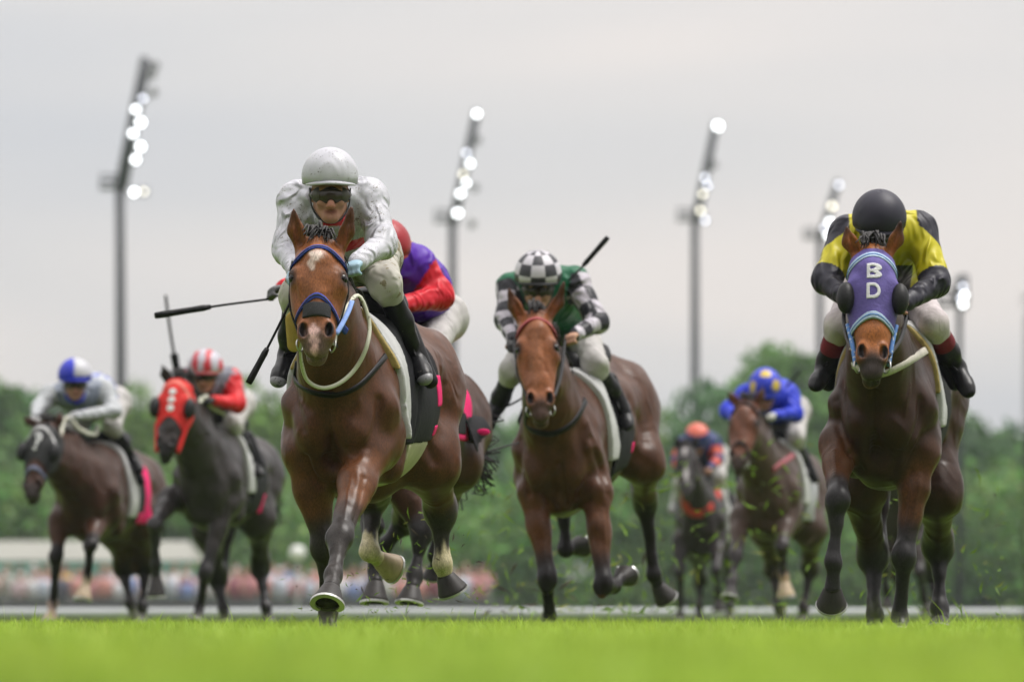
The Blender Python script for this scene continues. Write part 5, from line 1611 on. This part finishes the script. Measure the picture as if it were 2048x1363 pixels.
jockey(HR, dict(seed=15, h=.0075, near=True, bag=1.08,
    j=dict(head=(1758, 466, .12), sl=(1695, 468, .32), sr=(1838, 460, .32), el=(1652, 560, .16), er=(1872, 566, .16), wl=(1694, 600, -.06), wr=(1812, 605, -.06),
           pel=(1768, 570, .88), kl=(1680, 650, .45), kr=(1866, 648, .45), al=(1650, 738, .58), ar=(1914, 735, .64), tl=(1630, 772, .44), tr=(1938, 784, .52)),
    face_down=26, helmet_mat=plain_helmet('helmet_black', (.026, .025, .040), rough=.5), helmet_r=.117, helmet_up=.072, colors=yellow_black,
    breech_mat=mat('breeches_pink_white', (.58, .52, .53), rough=.75, spec=.2, bump=(30, .4, (1, 1, .5)), var=(12, .18, (1, 1, 1))), boot_top=cloth('maroon_boot_top', (.17, .012, .022)),
    skin=(.30, .15, .10), label='jockey in yellow and black silks with a black cap on the right-hand horse'))
tick('right jockey')

# ---- 4. horse hidden behind the leader, purple and red jockey
purple = dict(
    y0=30.6, h=.011, chest=(742, 850), yaw=10.5, pitch=.0,
    poll=(728, 560, -.45), muzzle=(716, 760, -.70), ears=((690, 520, -.40), (765, 520, -.40)),
    A=[(690, 960, .1), (744, 1050, -.12), (752, 1140, -.08), (751, 1164, -.12), (750, 1204, -.14)],
    B=[(800, 960, .1), (842, 1062, .02), (830, 1150, -.05), (824, 1174, -.10), (820, 1206, -.12)],
    HA=[(806, 955, 1.2), (812, 1040, 1.70), (770, 1090, 1.7), (768, 1110, 1.75), (766, 1135, 1.8)],
    HB=[(915, 930, 1.25), (882, 1030, 1.70), (872, 1110, 1.72), (872, 1130, 1.78), (872, 1150, 1.8)],
    coat=dict(body=(.048, .020, .011), head=(.15, .055, .024), legs=(.018, .016, .016)), tail=(.17, .10, -.46),
    label='bay horse half hidden behind the leader with a pink and black saddle cloth')
HP = horse(purple); tick('purple')
saddle_set(HP, CLOTH_P, CLOTH_P, LEATHER, s_pad=(.6, .78), s_cloth=(.80, 1.30), low=-.05, stripes=[((.84, 1.06), -.02, .20, CLOTH_K), ((1.15, 1.31), -.05, .08, CLOTH_K)])
# loose corner of the saddle cloth, lifted by the wind
fl_ = [HP.T(1.02, .25, .10), HP.T(1.30, .24, .12), HP.T(1.36, .36, .03), HP.T(1.12, .33, -.10)]
V_ = []; 
for i in range(9):
    for j in range(7):
        a_, b_ = i / 8, j / 6
        p = (fl_[0] * (1 - a_) + fl_[1] * a_) * (1 - b_) + (fl_[3] * (1 - a_) + fl_[2] * a_) * b_
        V_.append(p + np.array([.012 * math.sin(a_ * 7 + b_ * 3), 0, .014 * math.sin(b_ * 6 + a_ * 4)]))
F_ = [(i * 7 + j, i * 7 + j + 1, (i + 1) * 7 + j + 1, (i + 1) * 7 + j) for i in range(8) for j in range(6)]
o_ = part('cloth_corner', V_, F_, CLOTH_K, HP.root); m_ = o_.modifiers.new('thickness', 'SOLIDIFY'); m_.thickness = .006
V_, F_ = sphere(HP.T(1.25, .335, -.0) + np.array([0, -.03, 0]), .03, 10, 6, (1.2, .2, .6)); part('pink_emblem', V_, F_, CLOTH_P, o_)
VIO, RED = np.array([.085, .012, .36]), np.array([.62, .008, .022])
def violet_red(ctx):
    V, rid, tau = ctx['V'], ctx['rid'], ctx['tau']
    c = np.tile(VIO, (len(V), 1)); c[(rid > 0) & (tau > .12)] = RED
    return c
jockey(HP, dict(seed=27, h=.0095, bag=1.18, near=True,
    j=dict(head=(772, 514, .10), sl=(748, 515, .30), sr=(836, 530, .36), el=(652, 548, .02), er=(880, 592, .34), wl=(568, 574, -.10), wr=(792, 612, .02),
           pel=(850, 618, .98), kl=(770, 690, .45), kr=(868, 690, .52), al=(740, 760, .6), ar=(880, 770, .70), tl=(730, 790, .5), tr=(884, 800, .55)),
    face_down=25, helmet_mat=plain_helmet('helmet_red', (.34, .02, .028)), helmet_r=.118, helmet_up=.06, colors=violet_red, gloves=((.085, .085, .09), (.085, .085, .09)),
    label='jockey in purple and red silks with an arm stretched out, behind the leader'))
whip('long thin black whip held out level by the purple and red jockey', [(536, 598, -.15), (430, 612, -.25), (310, 631, -.35)], 30.6, handle=(.6, 1.0), r=.0062)
tick('purple jockey')

# ---- 5. left-hand horse, blue and white jockey
left = dict(
    y0=46.6, h=.0135, chest=(168, 985), yaw=8.5, head_w=1.05,
    poll=(84, 845, -.55), muzzle=(56, 995, -.80), ears=((42, 830, -.45), (122, 818, -.45)), head_yaw=-14,
    A=[(120, 1040, .12), (113, 1108, .0), (106, 1206, .06), (103, 1226, .02), (101, 1246, -.01)],
    B=[(196, 1040, .1), (181, 1088, -.30), (175, 1154, -.25), (170, 1172, -.28), (166, 1198, -.30)],
    HA=[(226, 1060, 1.2), (246, 1136, 1.6), (260, 1206, 1.42), (267, 1226, 1.38), (273, 1246, 1.36)],
    HB=[(290, 1050, 1.25), (292, 1130, 1.62), (285, 1212, 1.5), (284, 1230, 1.48), (282, 1248, 1.45)],
    coat=dict(body=(.050, .023, .014), head=(.060, .027, .018), legs=(.013, .011, .011), upper_leg=(.075, .031, .017), socks=dict(A=(.08, (.5, .36, .30)), B=(.12, (.5, .40, .28)))),
    pale_hoofs=('A', 'B'), label='dark brown horse in a black hood with a white browband, farthest left')
HB_ = horse(left); tick('left')
BLKH = cloth('black_hood', (.030, .030, .032))
h5 = hood(HB_, BLKH, lo_f=.48)
trim_band(HB_, CLOTH_W, .06, .14, .030, .012, 'browband', parent=h5)
def q_mark(a, x, z):
    yy, xx = (a - .26) * HB_.HL, x
    d = np.maximum(np.abs(np.sqrt((xx / 1.0) ** 2 + ((yy + .03) / 1.3) ** 2) - .020) - .010, -(xx + .012) * 1.0 + (yy + .02) * .6)
    d = np.minimum(d, np.maximum(np.abs(xx + .002) - .010, np.abs(yy - .02) - .020))
    d = np.minimum(d, np.sqrt((xx + .012) ** 2 + (yy - .062) ** 2) - .014)
    return np.maximum(d, -z - .06)
head_patch(HB_, 'white_emblem', LETTER, q_mark, .012, fa=(.02, .5), hres=.004, parent=h5, ops=HB_.hd)
blinker_cups(HB_, MATS['blinker_mesh'], f=.36, size=1.05)
trim_band(HB_, cloth('grey_blue_noseband', (.16, .18, .28)), .60, .12, .030, .010, 'noseband')
saddle_set(HB_, CLOTH_W, CLOTH_K, LEATHER, s_pad=(.5, .72), s_cloth=(.70, 1.15), low=-.22, padlow=-.18, stripes=[((.96, 1.16), -.22, .30, CLOTH_P), ((.80, 1.0), -.22, -.14, CLOTH_P)])
rein(HB_, [(112, 905, -.50), (122, 865, -.35), (128, 840, -.2), (140, 834, -.15)], CREAM, r=.013, n=20)
rein(HB_, [(140, 834, -.15), (160, 858, -.1), (190, 868, .1), (196, 850, .3)], CREAM, r=.013, n=20)
WHS, BLS = np.array([.46, .48, .50]), np.array([.010, .030, .55])
def white_blue(ctx):
    V, rid, tau, tt = ctx['V'], ctx['rid'], ctx['tau'], ctx['tt']
    c = np.tile(WHS, (len(V), 1)); u, v = pix(V)
    back_ = (rid == 0) & (tt > .3) & (np.sin(V[:, 0] * 60) * np.sin(V[:, 2] * 60) > -.1)
    c[back_] = (.12, .16, .50)
    neck = np.linalg.norm(V - (ctx['J']['head'] - np.array([0, 0, .09])), axis=1) < .135
    c[neck] = BLS
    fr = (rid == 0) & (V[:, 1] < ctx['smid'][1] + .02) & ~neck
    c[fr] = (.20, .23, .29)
    return c
def quarter(uv, hv, cc, HA, r):
    c = np.tile([.50, .50, .54], (len(uv), 1)); x = (hv - cc) @ HA[0]; f = (hv - cc) @ HA[1]
    c[(x < -.01) & (f > -.2)] = (.008, .022, .50); c[(uv[:, 1] > .93)] = (.008, .022, .50)
    return c
ATTRH = mat('helmet_quartered', attr=True, rough=.45, spec=.4)
jockey(HB_, dict(seed=33, h=.012,
    j=dict(head=(150, 768, .02), sl=(100, 790, .22), sr=(208, 778, .34), el=(78, 816, .10), er=(228, 822, .22), wl=(72, 834, -.12), wr=(150, 832, -.08),
           pel=(205, 800, .92), kl=(140, 868, .45), kr=(224, 852, .45), al=(120, 930, .6), ar=(266, 918, .66), tl=(105, 948, .5), tr=(280, 940, .52)),
    face_down=8, face_yaw=6, helmet_mat=ATTRH, helmet_cols=quarter, peak_col=(.008, .022, .50), helmet_r=.122, helmet_up=.065, colors=white_blue, goggles=True, gloves=((.5, .5, .5), (.5, .5, .5)),
    skin=(.34, .18, .12), label='jockey with a blue and white quartered cap, leftmost in the photo'))
tick('left jockey')

# ---- 6. dark horse in the red hood
redh = dict(
    y0=44.7, h=.013, chest=(408, 955), yaw=8.0, head_w=1.05,
    poll=(352, 755, -.55), muzzle=(325, 912, -.82), ears=((324, 728, -.46), (378, 732, -.46)), head_yaw=-10,
    A=[(338, 1000, .1), (310, 1048, -.32), (311, 1128, -.22), (312, 1156, -.20), (314, 1192, -.20)],
    B=[(450, 1010, .1), (412, 1142, -.08), (400, 1210, .02), (396, 1228, -.02), (391, 1246, -.06)],
    HA=[(418, 1060, 1.2), (436, 1158, 1.6), (446, 1216, 1.5), (449, 1232, 1.47), (451, 1247, 1.45)],
    HB=[(518, 1040, 1.25), (521, 1138, 1.65), (532, 1214, 1.5), (535, 1231, 1.48), (537, 1247, 1.46)],
    coat=dict(body=(.032, .027, .026), head=(.028, .022, .021), legs=(.022, .020, .021), muzzle=(.012, .011, .011)),
    label='nearly black horse in a bright red hood with black blinkers')
HD = horse(redh); tick('redhood')
REDH = cloth('red_hood', (.66, .022, .018))
h6 = hood(HD, REDH, lo_f=.50)
trim_band(HD, cloth('salmon_trim', (.70, .20, .16)), .05, .14, .034, .012, 'trim_band', parent=h6)
for f_ in (.20, .30, .40):
    head_patch(HD, 'white_disc', LETTER, lambda a, x, z, f_=f_: np.maximum(np.sqrt(((a - f_) * HD.HL) ** 2 + x * x) - .026, -z - .06), .012, fa=(f_ - .1, f_ + .1), hres=.005, parent=h6, ops=HD.hd)
blinker_cups(HD, MATS['blinker_mesh'], f=.35, size=1.1)
for q in (-1, 1):
    P_ = [HD.Q(.50, q * .105, -.10), HD.Q(.68, q * .088, -.10), HD.Q(.86, q * .072, -.10)]
    V_, F_ = tube(spline(P_, 10), .020, 8); part('cheek_cover', V_, F_, REDH, HD.root)
saddle_set(HD, CLOTH_W, CLOTH_K, LEATHER, s_pad=(.46, .62), s_cloth=(.60, 1.1), low=-.25, stripes=[((1.0, 1.11), -.24, -.10, CLOTH_P)])
rein(HD, [(378, 832, -.45), (392, 812, -.3), (404, 796, -.15), (416, 792, -.1)], CREAM, r=.014, n=20)
rein(HD, [(404, 796, -.15), (425, 815, .0), (450, 828, .2)], CREAM, r=.012, n=14)
RDS = np.array([.66, .014, .020])
def red_white(ctx):
    V, rid, tau = ctx['V'], ctx['rid'], ctx['tau']
    c = np.tile(RDS, (len(V), 1)); u, v = pix(V)
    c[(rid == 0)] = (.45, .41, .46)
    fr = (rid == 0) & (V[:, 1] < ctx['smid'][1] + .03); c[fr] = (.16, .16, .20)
    return c
def stripes(uv, hv, cc, HA, r):
    x = (hv - cc) @ HA[0] / r
    red = (np.abs(x - .30) < .16) | (np.abs(x + .42) < .16) | (x > .86) | (x < -.92)
    c = np.where(red[:, None], (.52, .012, .026), (.50, .48, .55)); c[uv[:, 1] > .95] = (.62, .60, .66)
    return c
jockey(HD, dict(seed=41, h=.012, bag=1.1,
    j=dict(head=(411, 752, .04), sl=(372, 760, .26), sr=(460, 758, .34), el=(352, 792, .20), er=(474, 808, .22), wl=(364, 762, -.10), wr=(428, 800, -.06),
           pel=(450, 800, .92), kl=(395, 862, .45), kr=(466, 848, .45), al=(385, 930, .6), ar=(508, 930, .66), tl=(375, 950, .5), tr=(520, 948, .52)),
    face_down=10, face_yaw=-8, helmet_mat=ATTRH, helmet_cols=stripes, peak_col=(.45, .05, .06), helmet_r=.122, helmet_up=.062, colors=red_white, gloves=((.02, .02, .02), (.03, .03, .03)),
    skin=(.42, .22, .15), label='jockey in red silks with a red and white striped helmet'))
whip('whip held upright above the red-hooded horse', [(354, 742, -.10), (341, 665, -.10), (331, 590, -.10)], 44.7, handle=(.0, .3), r=.011)
tick('red jockey')

# ---- 7. bay horse, blue jockey with yellow spots
star = dict(
    y0=47.3, h=.0135, chest=(1532, 980), yaw=9.5, head_w=1.0,
    poll=(1491, 800, -.50), muzzle=(1474, 936, -.80), ears=((1456, 780, -.44), (1527, 772, -.44)), head_yaw=-8,
    A=[(1482, 1035, .1), (1472, 1108, -.2), (1465, 1163, -.36), (1463, 1178, -.40), (1460, 1196, -.43)],
    B=[(1574, 1035, .1), (1564, 1090, -.18), (1567, 1148, -.1), (1569, 1164, -.1), (1573, 1192, -.1)],
    HA=[(1532, 1060, 1.2), (1545, 1138, 1.6), (1558, 1214, 1.5), (1561, 1232, 1.48), (1563, 1248, 1.46)],
    HB=[(1622, 1060, 1.2), (1620, 1138, 1.6), (1607, 1214, 1.5), (1605, 1232, 1.48), (1603, 1248, 1.46)],
    coat=dict(body=(.060, .036, .026), head=(.120, .044, .024), legs=(.034, .028, .029), upper_leg=(.065, .040, .030), socks=dict(B=(.15, (.50, .34, .24))), muzzle=(.03, .025, .025)),
    pale_hoofs=('B',), label='bay horse with one pale forefoot under the blue jockey')
HS = horse(star)
bridle(HS, (LEATHER, LEATHER), nose=.62, brow_f=.03, w=.03)
saddle_set(HS, CLOTH_W, cloth('grey_cloth', (.42, .42, .46)), LEATHER, s_pad=(.42, .6), s_cloth=(.58, 1.1), low=-.22)
strap('breastplate', HS.bvh_t, [(1545, 940), (1560, 928), (1575, 918), (1588, 908)], .05, cloth('rose_strap', (.34, .10, .12)), HS.root, th=.006, n=10)
BLU = np.array([.012, .035, .56])
def spots(uv, hv, cc, HA, r):
    c = np.tile(BLU, (len(uv), 1)); d = (hv - cc); d = d / np.linalg.norm(d, axis=1)[:, None]
    for q in ((-.75, .62, .25), (.62, .70, .35), (.0, .35, .95), (.1, -.8, .6), (-.7, -.5, .5)):
        q = unit(q); v = q[0] * HA[0] + q[1] * HA[1] + q[2] * HA[2]
        c[d @ v > .952] = (.70, .50, .06)
    return c
jockey(HS, dict(seed=52, h=.012, bag=1.1,
    j=dict(head=(1530, 785, .10), sl=(1494, 790, .26), sr=(1572, 788, .34), el=(1456, 822, .18), er=(1590, 828, .22), wl=(1478, 838, -.08), wr=(1550, 830, -.06),
           pel=(1565, 815, .92), kl=(1505, 885, .45), kr=(1592, 875, .45), al=(1495, 940, .6), ar=(1604, 935, .66), tl=(1488, 955, .5), tr=(1610, 950, .52)),
    face_down=30, helmet_mat=ATTRH, helmet_cols=spots, peak_col=BLU, helmet_r=.120, helmet_up=.06, colors=lambda c: np.tile(BLU, (len(c['V']), 1)), gloves=((.6, .6, .56), (.62, .62, .56)),
    label='jockey in bright blue silks with yellow spots on the cap'))
whip('short dark whip beside the blue jockey', [(1572, 772, .1), (1588, 756, .1), (1601, 742, .1)], 47.3, r=.010)
tick('star')

# ---- 8. farthest horse, orange cap
orange = dict(
    y0=61.0, h=.017, chest=(1398, 1040), yaw=8.0,
    poll=(1373, 888, -.45), muzzle=(1374, 990, -.80), ears=((1352, 868, -.40), (1396, 868, -.40)),
    A=[(1362, 1082, .1), (1360, 1140, -.05), (1360, 1206, .05), (1360, 1222, .02), (1360, 1240, .0)],
    B=[(1436, 1082, .1), (1432, 1138, -.25), (1436, 1186, -.1), (1437, 1200, -.1), (1438, 1222, -.1)],
    HA=[(1395, 1100, 1.2), (1400, 1160, 1.6), (1398, 1212, 1.5), (1398, 1226, 1.48), (1398, 1243, 1.46)],
    HB=[(1456, 1100, 1.2), (1462, 1160, 1.6), (1460, 1212, 1.5), (1460, 1226, 1.48), (1460, 1243, 1.46)],
    coat=dict(body=(.022, .017, .016), head=(.020, .016, .015), legs=(.018, .015, .015)),
    marks=[(1369, 902, 4, 8, (.45, .42, .42), .5, .1), (1372, 945, 4, 16, (.45, .42, .42), .5, .1)],
    label='farthest dark horse with a white blaze and a red breastplate')
HO = horse(orange)
strap('breastplate', HO.bvh_t, [(1352, 985), (1362, 1012), (1385, 1026), (1412, 1024), (1432, 1000), (1440, 975)], .10, cloth('red_breastplate', (.52, .05, .035)), HO.root, th=.01, n=14)
saddle_set(HO, CLOTH_W, CLOTH_W, LEATHER, s_pad=(.42, .6), s_cloth=(.58, 1.0))
NAV, ORA = np.array([.014, .028, .13]), np.array([.62, .085, .035])
def navy_orange(ctx):
    c = np.tile(NAV, (len(ctx['V']), 1)); t = ctx['tau']
    c[(ctx['rid'] > 0) & (np.floor(t * 2.4).astype(int) % 2 == 1)] = ORA
    return c
def orange_cap(uv, hv, cc, HA, r):
    z = (hv - cc) @ HA[2] / r
    return np.where((z > .62)[:, None], (.66, .13, .08), (.014, .028, .14))
jockey(HO, dict(seed=61, h=.016,
    j=dict(head=(1394, 884, .10), sl=(1366, 888, .26), sr=(1428, 886, .34), el=(1352, 922, .18), er=(1436, 918, .22), wl=(1362, 936, -.06), wr=(1420, 936, -.05),
           pel=(1415, 905, .92), kl=(1362, 965, .45), kr=(1438, 955, .45), al=(1350, 1005, .6), ar=(1450, 1005, .66), tl=(1344, 1022, .5), tr=(1455, 1020, .52)),
    face_down=30, helmet_mat=ATTRH, helmet_cols=orange_cap, peak_col=NAV, helmet_r=.122, helmet_up=.055, colors=navy_orange, boot_mat=cloth('white_boot', (.55, .55, .56)),
    label='jockey in navy and orange with an orange cap, farthest back'))
tick('orange')

# ---- 9. horse seen between the legs of the right-hand one
ninth = dict(
    y0=56.0, h=.018, chest=(1790, 1030), yaw=8.0,
    poll=(1775, 850, -.45), muzzle=(1775, 965, -.80), ears=((1758, 830, -.40), (1796, 830, -.40)),
    A=[(1765, 1085, .1), (1768, 1130, -.2), (1772, 1180, -.1), (1774, 1196, -.1), (1775, 1216, -.1)],
    B=[(1832, 1085, .1), (1838, 1140, -.1), (1848, 1195, .1), (1852, 1208, .1), (1856, 1226, .1)],
    HA=[(1790, 1090, 1.2), (1795, 1150, 1.6), (1800, 1200, 1.5), (1801, 1216, 1.5), (1802, 1240, 1.5)],
    HB=[(1852, 1090, 1.2), (1862, 1150, 1.6), (1870, 1200, 1.5), (1870, 1216, 1.5), (1870, 1240, 1.5)],
    coat=dict(body=(.034, .027, .023), head=(.034, .026, .023), legs=(.022, .019, .019)),
    label='brown horse glimpsed between the legs of the purple-hooded horse')
HN = horse(ninth)
tick('done')
